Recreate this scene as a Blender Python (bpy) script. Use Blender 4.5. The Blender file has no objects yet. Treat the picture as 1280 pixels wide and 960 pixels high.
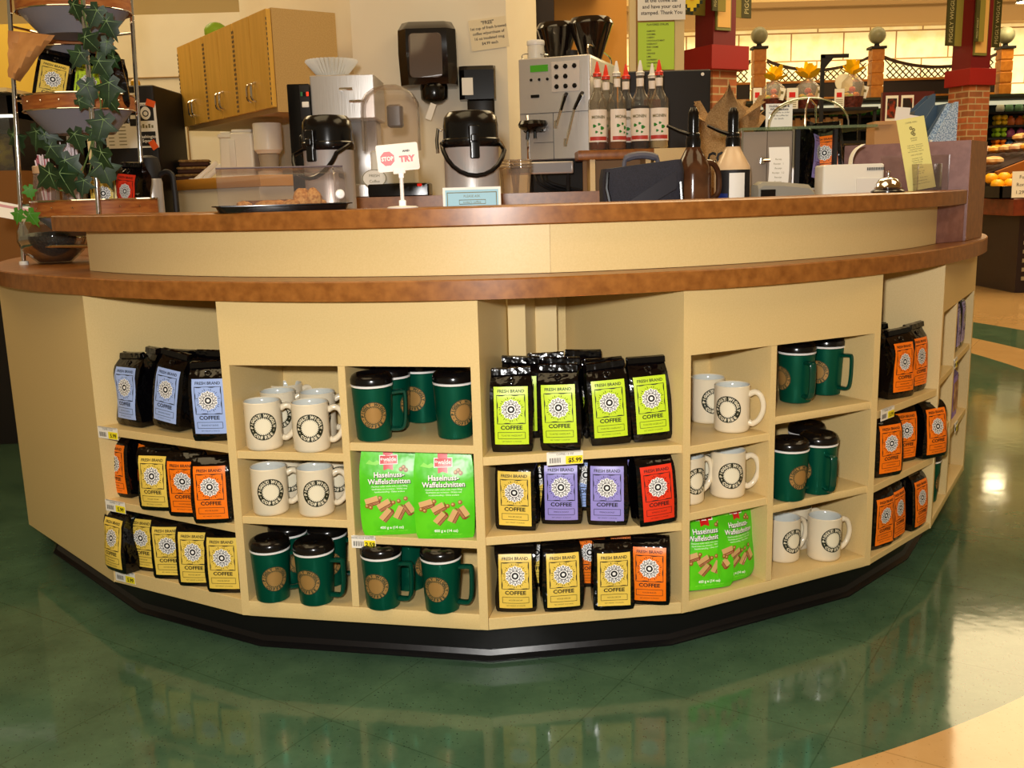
import bpy, bmesh, math, random
from math import sin, cos, pi, radians as R, atan2, hypot, sqrt
from mathutils import Vector, Matrix
SC = bpy.context.scene
COL = SC.collection
rnd = random.Random(7)

# ---------------------------------------------------------------- camera (measured) and measuring helpers
FPX, PITCH, ROLL, EYE = 1223.41, R(11.1247), R(1.595), 1.0866
def ray(px, py):
    a = (px - 640) / FPX; b = (480 - py) / FPX
    u = cos(ROLL) * a + sin(ROLL) * b; v = -sin(ROLL) * a + cos(ROLL) * b
    return Vector((u, cos(PITCH) + v * sin(PITCH), -sin(PITCH) + v * cos(PITCH)))
def at(px, py, Y):
    r = ray(px, py); return r * (Y / r.y) + Vector((0, 0, EYE))
def onz(px, py, z):
    r = ray(px, py); return r * ((z - EYE) / r.z) + Vector((0, 0, EYE))
def xat(px, Y): return at(px, 245, Y).x
def zat(px, py, Y): return at(px, py, Y).z
CC = Vector((-0.03, 3.73))          # centre of the round island

# ---------------------------------------------------------------- mesh builder
class MB:
    def __init__(s): s.v, s.f, s.m = [], [], []
    def add(s, vs, fs, mat=0, M=None):
        b = len(s.v)
        s.v += [tuple(M @ Vector(p)) for p in vs] if M is not None else [tuple(p) for p in vs]
        for f in fs: s.f.append([b + i for i in f]); s.m.append(mat)
        return s
    def box(s, x0, x1, y0, y1, z0, z1, mat=0, M=None):
        return s.add([(x0,y0,z0),(x1,y0,z0),(x1,y1,z0),(x0,y1,z0),(x0,y0,z1),(x1,y0,z1),(x1,y1,z1),(x0,y1,z1)],
            [(3,2,1,0),(4,5,6,7),(0,1,5,4),(1,2,6,5),(2,3,7,6),(3,0,4,7)], mat, M)
    def loft(s, rings, mat=0, M=None, cap0=True, cap1=True):
        n = len(rings[0]); vs = [p for r in rings for p in r]; fs = []
        for k in range(len(rings) - 1):
            for i in range(n):
                j = (i + 1) % n
                fs.append((k*n+i, k*n+j, (k+1)*n+j, (k+1)*n+i))
        if cap0: fs.append(tuple(range(n - 1, -1, -1)))
        if cap1: fs.append(tuple((len(rings)-1)*n + i for i in range(n)))
        return s.add(vs, fs, mat, M)
    def prism(s, poly, z0, z1, mat=0, M=None, bev=0):
        if bev:
            c = (sum(p[0] for p in poly)/len(poly), sum(p[1] for p in poly)/len(poly))
            def sh(p):
                d = Vector((p[0]-c[0], p[1]-c[1])); l = max(d.length, 1e-6); d *= max(l - bev*1.3, 0) / l
                return (c[0]+d.x, c[1]+d.y)
            q = [sh(p) for p in poly]
            return s.loft([[(*p, z0) for p in q], [(*p, z0+bev) for p in poly], [(*p, z1-bev) for p in poly], [(*p, z1) for p in q]], mat, M)
        return s.loft([[(*p, z0) for p in poly], [(*p, z1) for p in poly]], mat, M)
    def rbox(s, x0, x1, y0, y1, z0, z1, r, mat=0, M=None, bev=None, n=4):
        if bev is None: bev = r * .6
        return s.prism(rrect(x0, x1, y0, y1, r, n), z0, z1, mat, M, bev)
    def lathe(s, prof, n=32, mat=0, M=None, closed=False, cap=True):
        vs, fs = [], []
        for r, z in prof:
            for i in range(n):
                a = 2*pi*i/n; vs.append((r*cos(a), r*sin(a), z))
        L = len(prof)
        for k in range(L - 1 + (1 if closed else 0)):
            k2 = (k + 1) % L
            for i in range(n):
                j = (i + 1) % n; fs.append((k*n+i, k*n+j, k2*n+j, k2*n+i))
        if not closed and cap:
            if prof[0][0] > 1e-6: fs.append(tuple(range(n-1, -1, -1)))
            if prof[-1][0] > 1e-6: fs.append(tuple((L-1)*n + i for i in range(n)))
        return s.add(vs, fs, mat, M)
    def tube(s, pts, r, n=8, mat=0, M=None, closed=False):
        pts = [Vector(p) for p in pts]; L = len(pts); rings = []
        rs = r if isinstance(r, (list, tuple)) else [r] * L
        up = None
        for i, p in enumerate(pts):
            a = pts[(i-1) % L] if (closed or i) else p; b = pts[(i+1) % L] if (closed or i < L-1) else p
            t = (b - a).normalized()
            if up is None: up = t.orthogonal().normalized()
            up = (up - t * up.dot(t))
            up = up.normalized() if up.length > 1e-6 else t.orthogonal().normalized()
            w = t.cross(up)
            rings.append([p + (up*cos(2*pi*k/n) + w*sin(2*pi*k/n)) * rs[i] for k in range(n)])
        if closed: rings.append(rings[0])
        return s.loft(rings, mat, M, not closed, not closed)
    def sphere(s, c, r, n=16, mat=0, M=None, sx=1, sy=1, sz=1):
        prof = [(max(r*sin(pi*k/(n//2)), 0 if 0 < k < n//2 else 0), -r*cos(pi*k/(n//2))) for k in range(n//2 + 1)]
        T = Matrix.Translation(c) @ Matrix.Diagonal((sx, sy, sz, 1))
        return s.lathe([(max(a, 1e-7), b) for a, b in prof], n, mat, (M @ T) if M is not None else T)
    def poly(s, pts, mat=0, M=None): return s.add(pts, [tuple(range(len(pts)))], mat, M)
    def text(s, string, size, mat=0, M=None, align='C', sx=1.0, fn=None, bold=0):
        vs, fs = text_tris(string, bold)
        w = max((p[0] for p in vs), default=0)
        o = {'C': w/2, 'L': 0, 'R': w}[align]
        out = [((p[0]-o)*size*sx, (p[1]-.35)*size, 0) for p in vs]
        if fn: out = [fn(p[0], p[1]) for p in out]
        return s.add(out, fs, mat, M)
    def build(s, name, mats, parent=None, ang=38, loc=None, rz=0):
        me = bpy.data.meshes.new(name)
        me.from_pydata(s.v, [], s.f)
        if not isinstance(mats, (list, tuple)): mats = [mats]
        for m in mats: me.materials.append(m)
        me.polygons.foreach_set('material_index', s.m)
        bm = bmesh.new(); bm.from_mesh(me)
        bmesh.ops.remove_doubles(bm, verts=bm.verts, dist=1e-6)
        bmesh.ops.recalc_face_normals(bm, faces=bm.faces) if not getattr(s, 'keep', False) else None
        bm.to_mesh(me); bm.free()
        me.polygons.foreach_set('use_smooth', [True]*len(me.polygons))
        me.set_sharp_from_angle(angle=R(ang))
        me.update()
        o = bpy.data.objects.new(name, me); COL.objects.link(o)
        if parent is not None: o.parent = parent
        if loc is not None: o.location = loc
        o.rotation_euler.z = rz
        return o
def rrect(x0, x1, y0, y1, r, n=4):
    pts = []
    for cx, cy, a0 in ((x1-r, y0+r, -pi/2), (x1-r, y1-r, 0), (x0+r, y1-r, pi/2), (x0+r, y0+r, pi)):
        for k in range(n+1):
            a = a0 + pi/2*k/n; pts.append((cx + r*cos(a), cy + r*sin(a)))
    return pts
def TR(x=0, y=0, z=0, rx=0, ry=0, rz=0, s=1):
    from mathutils import Euler
    return Matrix.Translation((x, y, z)) @ Euler((rx, ry, rz)).to_matrix().to_4x4() @ Matrix.Scale(s, 4)
_tc = {}
def text_tris(string, bold=0):
    """triangulated lettering in the plane, 1 unit = font size"""
    k = (string, bold)
    if k not in _tc:
        cu = bpy.data.curves.new('lettering', 'FONT'); cu.body = string; cu.resolution_u = 2; cu.offset = bold
        ob = bpy.data.objects.new('lettering', cu); COL.objects.link(ob)
        dg = bpy.context.evaluated_depsgraph_get()
        ev = ob.evaluated_get(dg); me = ev.to_mesh()
        _tc[k] = ([tuple(v.co) for v in me.vertices], [tuple(p.vertices) for p in me.polygons])
        ev.to_mesh_clear(); bpy.data.objects.remove(ob); bpy.data.curves.remove(cu)
    return _tc[k]
def arc_text(mb, string, rad, size, a_mid, span, mat, fn, out=True, bold=.02):
    """letters along a circle; fn maps the flat pattern onto a surface. out: tops point outwards"""
    n = len(string)
    for i, ch in enumerate(string):
        if ch == ' ': continue
        t = (i / (n-1) - .5) * span if n > 1 else 0
        a = a_mid - t if out else a_mid + t
        vs, fs = text_tris(ch, bold)
        w = max(p[0] for p in vs)
        pts = []
        for p in vs:
            x = (p[0]-w/2)*size; y = (p[1]-.36)*size
            if out: ang = a - pi/2
            else: ang = a + pi/2
            X = rad*cos(a) + x*cos(ang) - y*sin(ang); Y = rad*sin(a) + x*sin(ang) + y*cos(ang)
            pts.append(fn(X, Y))
        mb.add(pts, fs, mat)
def disc(mb, c, r0, r1, n, mat, fn, wob=None):
    """flat ring (r0 > 0) or disc mapped through fn"""
    vs, fs = [], []
    nr = 1 if r0 > r1*.8 else (6 if r1 > .012 else 2)
    for j in range(nr+1):
        for i in range(n):
            a = 2*pi*i/n; k = 1 + ((wob(a) if wob else 1) - 1)*(1 - j/nr); r = r1 + (r0-r1)*j/nr
            vs.append(fn(c[0]+r*k*cos(a), c[1]+r*k*sin(a)))
    for j in range(nr): fs += [(j*n+i, j*n+(i+1) % n, (j+1)*n+(i+1) % n, (j+1)*n+i) for i in range(n)]
    mb.add(vs, fs, mat)

# ---------------------------------------------------------------- objects
def tag(o, label=None, cat=None, group=None, kind=None):
    for k, v in (('label', label), ('category', cat), ('group', group), ('kind', kind)):
        if v: o[k] = v
    return o
def empty(name, loc=(0,0,0), rz=0, label=None, cat=None, group=None):
    o = bpy.data.objects.new(name, None); COL.objects.link(o)
    o.location = loc; o.rotation_euler.z = rz; o.empty_display_size = .05
    return tag(o, label, cat, group)
KIDS = {}
def kids(o): return [c for c in bpy.data.objects if c.parent == o]
def copy_tree(o, parent=None):
    c = o.copy(); COL.objects.link(c); c.parent = parent
    for ch in kids(o): copy_tree(ch, c)
    return c
def struct(o): o['kind'] = 'structure'; return o

# ---------------------------------------------------------------- materials
def lin(c): return tuple((x/255/12.92 if x/255 <= .04045 else ((x/255+.055)/1.055)**2.4) for x in c)
def nd(nt, t, **kw):
    n = nt.nodes.new(t)
    for k, v in kw.items():
        if k.startswith('i_'): n.inputs[k[2:].replace('_', ' ')].default_value = v
        else: setattr(n, k, v)
    return n
def mat(name, c, rough=.5, metal=0, spec=.5, c2=None, scale=30, detail=3, bump=0, bscale=60, trans=0, ior=1.45, emit=0, coat=0, lo=.4, hi=.6, alpha=1, stretch=None, aniso=0):
    m = bpy.data.materials.new(name); m.use_nodes = True; nt = m.node_tree; b = nt.nodes['Principled BSDF']
    col = (*lin(c), 1)
    b.inputs['Base Color'].default_value = col; b.inputs['Roughness'].default_value = rough
    b.inputs['Metallic'].default_value = metal; b.inputs['Specular IOR Level'].default_value = spec
    b.inputs['Transmission Weight'].default_value = trans; b.inputs['IOR'].default_value = ior
    b.inputs['Coat Weight'].default_value = coat; b.inputs['Alpha'].default_value = alpha
    if emit: b.inputs['Emission Color'].default_value = col; b.inputs['Emission Strength'].default_value = emit
    tc = nd(nt, 'ShaderNodeTexCoord'); src = tc.outputs['Object']
    if stretch:
        mp = nd(nt, 'ShaderNodeMapping'); mp.inputs['Scale'].default_value = stretch; nt.links.new(src, mp.inputs[0]); src = mp.outputs[0]
    if c2 is not None:
        n = nd(nt, 'ShaderNodeTexNoise', i_Scale=scale, i_Detail=detail); nt.links.new(src, n.inputs['Vector'])
        rp = nd(nt, 'ShaderNodeValToRGB'); rp.color_ramp.elements[0].position = lo; rp.color_ramp.elements[1].position = hi
        rp.color_ramp.elements[0].color = col; rp.color_ramp.elements[1].color = (*lin(c2), 1)
        nt.links.new(n.outputs['Fac'], rp.inputs[0]); nt.links.new(rp.outputs[0], b.inputs['Base Color'])
    if bump:
        n = nd(nt, 'ShaderNodeTexNoise', i_Scale=bscale, i_Detail=2.0); nt.links.new(src, n.inputs['Vector'])
        bp = nd(nt, 'ShaderNodeBump', i_Strength=bump, i_Distance=.01); nt.links.new(n.outputs['Fac'], bp.inputs['Height'])
        nt.links.new(bp.outputs[0], b.inputs['Normal'])
    return m
def clear(name, c=(255,255,255), alpha_mix=.05, rough=.05, tint=None):
    """thin clear plastic or glass sheet: mostly see-through with a glossy skin"""
    m = bpy.data.materials.new(name); m.use_nodes = True; nt = m.node_tree
    nt.nodes.remove(nt.nodes['Principled BSDF']); out = nt.nodes['Material Output']
    L = nt.links.new
    t = nd(nt, 'ShaderNodeBsdfTransparent'); t.inputs[0].default_value = (*lin(c), 1)
    p = nd(nt, 'ShaderNodeBsdfDiffuse'); p.inputs[0].default_value = (*lin(tint or (225,222,218)), 1)
    g = nd(nt, 'ShaderNodeBsdfGlossy'); g.inputs['Roughness'].default_value = rough
    fr = nd(nt, 'ShaderNodeFresnel', i_IOR=1.45)
    k = nd(nt, 'ShaderNodeMath', operation='MULTIPLY'); k.inputs[1].default_value = .55; L(fr.outputs[0], k.inputs[0])
    m1 = nd(nt, 'ShaderNodeMixShader'); m1.inputs[0].default_value = alpha_mix; L(t.outputs[0], m1.inputs[1]); L(p.outputs[0], m1.inputs[2])
    ms = nd(nt, 'ShaderNodeMixShader'); L(k.outputs[0], ms.inputs[0]); L(m1.outputs[0], ms.inputs[1]); L(g.outputs[0], ms.inputs[2])
    L(ms.outputs[0], out.inputs[0]); return m

MAPLE = mat('maple_laminate', (220,194,136), .42, c2=(214,187,127), scale=260, detail=4, lo=.3, hi=.7)
MAPLE_EDGE = mat('maple_edge', (224,199,142), .4)
BROWN = mat('brown_speckled_laminate', (122,72,26), .3, c2=(154,98,42), scale=45, detail=6, lo=.3, hi=.7)
MAUVE = mat('plum_laminate', (128,86,76), .4, c2=(140,98,88), scale=40, detail=5)
KICK = mat('black_vinyl', (14,12,14), .34, bump=.05, bscale=25)
FOIL = mat('black_foil', (5,4,6), .11, spec=.55, bump=.4, bscale=34)
BLACKP = mat('black_gloss_plastic', (12,10,10), .18)
BLACKM = mat('black_matte', (20,17,17), .6)
INK = mat('black_ink', (16,14,14), .6)
WINK = mat('white_ink', (245,243,238), .5)
CERAMIC = mat('cream_ceramic', (226,214,186), .12, coat=.3)
CERIN = mat('grey_white_glaze', (205,208,200), .15)
GREENM = mat('green_metallic', (0,92,70), .34, metal=.6)
GREENP = mat('green_plastic', (2,62,46), .22)
WHITEP = mat('white_plastic', (235,233,228), .35)
GOLD = mat('gold_print', (172,132,74), .4, metal=.3)
DKGREEN = mat('dark_olive_print', (34,38,20), .4)
STEEL = mat('brushed_steel', (206,202,198), .32, metal=.55, bump=.04, bscale=200, stretch=(1,1,.05))
CHROME = mat('chrome', (225,222,222), .08, metal=1)
CREAMW = mat('cream_wall', (242,232,208), .7, c2=(238,226,200), scale=3)
COLS = {'lime': (196,226,40), 'yellow': (232,200,84), 'orange': (250,122,14), 'lavender': (150,142,214), 'blue': (160,184,236), 'red': (226,52,24)}
PAPER = {k: mat(k + '_label_paper', v, .38) for k, v in COLS.items()}
# ================================================================ setting
def floor_material():
    m = bpy.data.materials.new('polished_vinyl_tile'); m.use_nodes = True; nt = m.node_tree; b = nt.nodes['Principled BSDF']; L = nt.links.new
    tc = nd(nt, 'ShaderNodeTexCoord'); sep = nd(nt, 'ShaderNodeSeparateXYZ'); L(tc.outputs['Object'], sep.inputs[0])
    def ell(a, bb, cx=-.45):
        x = nd(nt, 'ShaderNodeMath', operation='MULTIPLY_ADD'); L(sep.outputs[0], x.inputs[0]); x.inputs[1].default_value = 1/a; x.inputs[2].default_value = -cx/a
        y = nd(nt, 'ShaderNodeMath', operation='MULTIPLY_ADD'); L(sep.outputs[1], y.inputs[0]); y.inputs[1].default_value = 1/bb; y.inputs[2].default_value = -5.6/bb
        x2 = nd(nt, 'ShaderNodeMath', operation='MULTIPLY'); L(x.outputs[0], x2.inputs[0]); L(x.outputs[0], x2.inputs[1])
        s = nd(nt, 'ShaderNodeMath', operation='MULTIPLY_ADD'); L(y.outputs[0], s.inputs[0]); L(y.outputs[0], s.inputs[1]); L(x2.outputs[0], s.inputs[2])
        g = nd(nt, 'ShaderNodeMath', operation='GREATER_THAN'); L(s.outputs[0], g.inputs[0]); g.inputs[1].default_value = 1; return g
    e1, e2, e3 = ell(3.4, 4.12), ell(3.78, 4.5), ell(4.33, 5.1)
    def speck(ca, cb, cc):
        n = nd(nt, 'ShaderNodeTexNoise', i_Scale=5.0, i_Detail=6.0, i_Roughness=.7); L(tc.outputs['Object'], n.inputs['Vector'])
        r = nd(nt, 'ShaderNodeValToRGB'); r.color_ramp.elements[0].position = .35; r.color_ramp.elements[1].position = .68
        r.color_ramp.elements[0].color = (*lin(ca), 1); r.color_ramp.elements[1].color = (*lin(cb), 1); L(n.outputs['Fac'], r.inputs[0])
        v = nd(nt, 'ShaderNodeTexVoronoi', i_Scale=95.0); L(tc.outputs['Object'], v.inputs['Vector'])
        t = nd(nt, 'ShaderNodeMath', operation='LESS_THAN'); L(v.outputs['Distance'], t.inputs[0]); t.inputs[1].default_value = .14
        mx = nd(nt, 'ShaderNodeMix', data_type='RGBA'); L(t.outputs[0], mx.inputs[0]); L(r.outputs[0], mx.inputs[6]); mx.inputs[7].default_value = (*lin(cc), 1)
        return mx.outputs[2]
    green = speck((56,82,62), (74,102,78), (36,54,42)); beige = speck((182,144,92), (192,154,102), (166,128,78))
    def mix(f, a, b2):
        mx = nd(nt, 'ShaderNodeMix', data_type='RGBA'); L(f, mx.inputs[0]); L(a, mx.inputs[6]); L(b2, mx.inputs[7]); return mx.outputs[2]
    c = mix(e1.outputs[0], green, beige); c = mix(e2.outputs[0], c, green); c = mix(e3.outputs[0], c, beige)
    mp = nd(nt, 'ShaderNodeMapping'); mp.inputs['Rotation'].default_value = (0, 0, R(33)); L(tc.outputs['Object'], mp.inputs[0])
    br = nd(nt, 'ShaderNodeTexBrick', offset=0.0, i_Scale=1.0, i_Mortar_Size=.0016, i_Brick_Width=.457, i_Row_Height=.457); L(mp.outputs[0], br.inputs['Vector'])
    dk = nd(nt, 'ShaderNodeMix', data_type='RGBA', blend_type='MULTIPLY'); L(br.outputs['Fac'], dk.inputs[0]); L(c, dk.inputs[6]); dk.inputs[7].default_value = (.72,.72,.68,1)
    L(dk.outputs[2], b.inputs['Base Color'])
    rn = nd(nt, 'ShaderNodeTexNoise', i_Scale=3.0, i_Detail=4.0); L(tc.outputs['Object'], rn.inputs['Vector'])
    mr = nd(nt, 'ShaderNodeMapRange'); mr.inputs['To Min'].default_value = .05; mr.inputs['To Max'].default_value = .12; L(rn.outputs['Fac'], mr.inputs[0]); L(mr.outputs[0], b.inputs['Roughness'])
    b.inputs['IOR'].default_value = 1.42
    bn = nd(nt, 'ShaderNodeTexNoise', i_Scale=14.0, i_Detail=2.0); L(tc.outputs['Object'], bn.inputs['Vector'])
    bp = nd(nt, 'ShaderNodeBump', i_Strength=.03, i_Distance=.01); L(bn.outputs['Fac'], bp.inputs['Height']); L(bp.outputs[0], b.inputs['Normal'])
    return m
struct(MB().box(-9, 14, -4, 17.2, -.1, 0).build('floor', floor_material()))
struct(MB().box(-9, 14, -4, 17.2, 4.6, 4.7).build('ceiling', mat('ceiling_tile', (226,206,160), .8, c2=(214,194,148), scale=20)))
# back wall of big pale stone blocks with a moulding over it
def block_mat():
    m = mat('pale_stone_blocks', (244,226,172), .7); nt = m.node_tree; b = nt.nodes['Principled BSDF']; L = nt.links.new
    tc = nd(nt, 'ShaderNodeTexCoord'); mp = nd(nt, 'ShaderNodeMapping'); mp.inputs['Rotation'].default_value = (R(90), 0, 0); L(tc.outputs['Object'], mp.inputs[0])
    br = nd(nt, 'ShaderNodeTexBrick', offset=.5, i_Scale=1.0, i_Mortar_Size=.012, i_Brick_Width=.84, i_Row_Height=.43); L(mp.outputs[0], br.inputs['Vector'])
    n = nd(nt, 'ShaderNodeTexNoise', i_Scale=6.0, i_Detail=6.0); L(tc.outputs['Object'], n.inputs['Vector'])
    r = nd(nt, 'ShaderNodeValToRGB'); r.color_ramp.elements[0].position = .42; r.color_ramp.elements[1].position = .75
    r.color_ramp.elements[0].color = (*lin((246,230,182)), 1); r.color_ramp.elements[1].color = (*lin((238,212,146)), 1); L(n.outputs['Fac'], r.inputs[0])
    L(r.outputs[0], br.inputs['Color1']); L(r.outputs[0], br.inputs['Color2']); br.inputs['Mortar'].default_value = (*lin((150,110,60)), 1)
    L(br.outputs['Color'], b.inputs['Base Color']); return m
struct(MB().box(-9, 14, 16.4, 16.6, 0, 3.52).build('wall_back', block_mat()))
struct(MB().box(-9, 14, 16.1, 16.4, 3.5, 3.82).box(-9, 14, 16.02, 16.1, 3.78, 3.86).build('trim_1', mat('tan_moulding', (146,112,62), .6)))
struct(MB().box(-9, 14, 16.2, 16.6, 3.86, 4.6).build('wall_upper', mat('cream_soffit', (236,206,140), .7)))

# ================================================================ the round coffee island
def frame(p, q):
    d = (q - p); L = d.length; d /= L; return p, L, atan2(d.y, d.x), Vector((-d.y, d.x))
V2 = lambda x, y: Vector((x, y))
K = dict(h=V2(-1.52,2.923), a=V2(-1.058,2.428), b=V2(-.661,2.198), c=V2(-.069,2.077), d=V2(.382,2.138), e=V2(.918,2.402), f=V2(1.185,2.661), g=V2(1.538,3.224))
K['l'] = V2(-1.76, 3.56); K['r'] = V2(1.60, 3.86)
ZB, ZT = .108, .865
def box_unit(p, q, label, dl=.3, dr=.3, db=.28, apron=None, div=None, left=(), right=(), zbot=.14, plain=False, t0=0, t1=0):
    p, w, rz, n = frame(K[p], K[q])
    o = empty('display_cabinet', (p.x, p.y, 0), rz, label, 'cabinet', 'maple units of the round coffee counter')
    def part(name, *b, bev=.0012):
        m = MB()
        for x in b: m.prism([(x[0],x[2]),(x[1],x[2]),(x[1],x[3]),(x[0],x[3])], x[4], x[5], 0, None, bev)
        return m.build(name, MAPLE, o)
    if plain:
        part('front_panel', (t0, w-t1, 0, .02, ZB, ZT))
        part('side_panel', (t0, t0+.02, .02, dl, ZB, ZT)); part('side_panel', (w-t1-.02, w-t1, .02, dr, ZB, ZT))
        return o
    part('side_panel', (0, .02, 0, dl, ZB, ZT)); part('side_panel', (w-.02, w, 0, dr, ZB, ZT))
    part('front_panel', (.02, w-.02, 0, .018, apron, ZT))
    part('bottom_board', (.02, w-.02, 0, db, ZB, zbot))
    part('back_panel', (.02, w-.02, db, db+.012, ZB, ZT))
    part('divider', (div, div+.017, .001, db, zbot, apron))
    for z in left: part('shelf', (.02, div, .003, db, z-.019, z))
    for z in right: part('shelf', (div+.017, w-.02, .003, db, z-.019, z))
    return o
box_unit('l', 'h', 'plain maple end panel turning away at the far left of the round counter', dl=.3, dr=.03, t1=.05, plain=True)
box_unit('h', 'a', 'plain maple cabinet panel without shelves at the left of the round counter', dr=.6, plain=True)
box_unit('b', 'c', 'maple cubby cabinet left of centre holding mugs, travel mugs and green wafer bags', apron=.717, div=.28, left=(.515,.357), right=(.541,.321), zbot=.146)
box_unit('d', 'e', 'maple cubby cabinet right of centre with cream mugs over one green wafer pair', dl=.58, dr=.3, db=.23, apron=.718, div=.2505, left=(.508,.349), right=(.545,.325), zbot=.135)
box_unit('f', 'g', 'narrow-looking maple cubby cabinet at the far right, purple cartons inside', dl=.55, dr=.3, apron=.727, div=.275, left=(.535,.366), right=(.55,.33), zbot=.13)
box_unit('g', 'r', 'plain maple panel unit turning away at the right end of the round counter', dl=.03, dr=.3, t0=.05, plain=True)
def wedge(k0, k1, kp, kn, label, tops, dp, post=False):
    p, q = K[k0], K[k1]
    nP = frame(K[kp], p)[3]; nQ = frame(q, K[kn])[3]
    o = empty('wedge_shelf_unit', (p.x, p.y, 0), 0, label, 'shelf unit', 'open shelf bays of the round coffee counter')
    d = (q - p); L = d.length; u = d / L; fn = V2(-u.y, u.x)
    A = u*.0015; B = d - u*.0015
    def poly(f0=.002, dpp=dp): return [tuple(A + fn*f0), tuple(B + fn*f0), tuple(B + nQ*dpp), tuple(A + nP*dpp)]
    for z in tops[:-1]: MB().prism(poly(.004), z-.02, z, 0, None, .001).build('shelf', MAPLE, o)
    MB().prism(poly(), ZB, tops[-1], 0, None, .001).build('bottom_board', MAPLE, o)
    a, b = A + nP*dp, B + nQ*dp
    a, b = a + u*.006 - fn*.02, b - u*.006 - fn*.02
    MB().prism([tuple(a), tuple(b), tuple(b + fn*.012 - u*.003), tuple(a + fn*.012 + u*.003)], tops[-1] + .001, ZT).build('back_panel', MAPLE, o)
    if post:
        x = V2(nP.y, -nP.x)
        for t0, t1, s0, s1 in ((.30, .44, .002, .045), (.44, .455, .045, .10)):
            c = [A + nP*t0 + x*s0, A + nP*t0 + x*s1, A + nP*t1 + x*s1, A + nP*t1 + x*s0]
            MB().prism([tuple(v) for v in c], tops[0] + .001, ZT, 0, None, .001).build('corner_post', MAPLE_EDGE, o)
    return o
wedge('a', 'b', 'h', 'c', 'open maple shelf bay at left holding blue, orange and yellow coffee bags', (.528,.334,.148), .5)
wedge('c', 'd', 'b', 'e', 'open maple shelf bay at the centre holding lime labelled coffee on top', (.515,.330,.136), .52, True)
wedge('e', 'f', 'd', 'g', 'open maple shelf bay at right holding only orange labelled coffee bags', (.515,.320,.125), .44)
def polar(r, deg): return V2(CC.x + r*cos(R(deg)), CC.y + r*sin(R(deg)))
# toe kick: black vinyl with a small cove foot
ang = [(-151.6,1.695),(-128.3,1.659),(-112.4,1.657),(-91.4,1.653),(-75.5,1.644),(-54.5,1.632),(-41.3,1.618),(-17.9,1.648)]
kp = [(1.63, -195), (1.63, -178)] + [(r-.075, a) for a, r in ang] + [(1.6, 0), (1.6, 15)]
m = MB(); rings = []
for r, a in kp: rings.append([(*polar(r+off, a), z) for off, z in ((-.02, 0), (.016, 0), (.016, .004), (.006, .012), (0, .024), (0, .106), (-.02, .106))])
tag(m.loft(rings).build('kick_plate', KICK, ang=20), 'black vinyl kick plate along the floor under the round counter', 'kick plate')
# lower counter: annular slab
rk = [(-200,1.70),(-185,1.70),(-150,1.706),(-128,1.674),(-110,1.678),(-91,1.684),(-75,1.665),(-58,1.650),(-41,1.637),(-16,1.667),(10,1.69),(90,1.70),(175,1.70)]
def rout(a):
    for (a0, r0), (a1, r1) in zip(rk, rk[1:]):
        if a0 <= a <= a1:
            t = (a-a0)/(a1-a0); t = t*t*(3-2*t); return r0 + (r1-r0)*t
    return 1.7
N = 240; m = MB(); secs = []
for i in range(N):
    a = -195 + 210*i/N; ro = rout(a)
    secs.append([(*polar(ro, a), .866), (*polar(ro, a), .906), (*polar(ro-.003, a), .909), (*polar(1.0, a), .909), (*polar(1.0, a), .866)])
tag(m.loft(secs).build('lower_counter', BROWN), 'wide speckled brown counter slab with curved edge lying on the maple cabinets', 'countertop')
# upper counter
m = MB(); secs = []
for i in range(121):
    t = i/120; ao = -137 + 104.1*t; ai = -139.5 + 106.6*t; ri = 1.36 + .04*t
    secs.append([(*polar(1.608, ao), 1.0165), (*polar(1.61, ao), 1.0185), (*polar(1.61, ao), 1.054), (*polar(1.606, ao), 1.0565), (*polar(ri, ai), 1.0565), (*polar(ri, ai), 1.0165)])
tag(m.loft(secs).build('upper_counter', BROWN), 'raised narrow speckled brown counter slab carrying the pastry case and bell', 'countertop')
fas = empty('counter_fascia', (0,0,0), 0, 'curved maple riser between the upper and the lower brown counter', 'panel')
for a0, a1, r0, r1 in ((-134.6, -85.62, 1.548, 1.585), (-85.6, -37.3, 1.585, 1.557)):
    m = MB(); secs = []
    for i in range(41):
        t = i/40; a = a0 + (a1-a0)*t; r = r0 + (r1-r0)*t
        secs.append([(*polar(r, a), .91), (*polar(r, a), 1.0155), (*polar(r-.018, a), 1.0155), (*polar(r-.018, a), .91)])
    m.loft(secs).build('riser_panel', MAPLE, fas)
# plum end wall at right: L-shaped laminate screen standing on the lower counter
W0, W1, W2 = V2(1.03,3.05), V2(1.33,2.865), V2(1.462,3.045)
wing = empty('counter_end_screen', (W1.x, W1.y, .909), 0, 'plum and brown laminate screen standing at the right end of the counter', 'screen')
def slabseg(p, q, th, z0, z1, mt, name, par, org):
    d = (q-p).normalized(); n = V2(-d.y, d.x)
    pts = [p, q, q+n*th, p+n*th]
    return MB().prism([tuple(v-org) for v in pts], z0, z1, 0, None, .0015).build(name, mt, par)
slabseg(W0, W1 - V2(.001,0), .022, .001, .286, MAUVE, 'front_panel', wing, W1)
slabseg(W1, W2, .03, .001, .286, BROWN, 'end_panel', wing, W1)
F1 = polar(1.557, -37.2)
slabseg(F1 + V2(.001,0), W1 - V2(.012,.006), .02, .001, .105, MAUVE, 'filler_panel', wing, W1)
def onR(px, r):
    d = ray(px, 250); d = V2(d.x, d.y).normalized(); b = d.dot(CC); return d*(b - sqrt(b*b - CC.length_squared + r*r))
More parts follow.
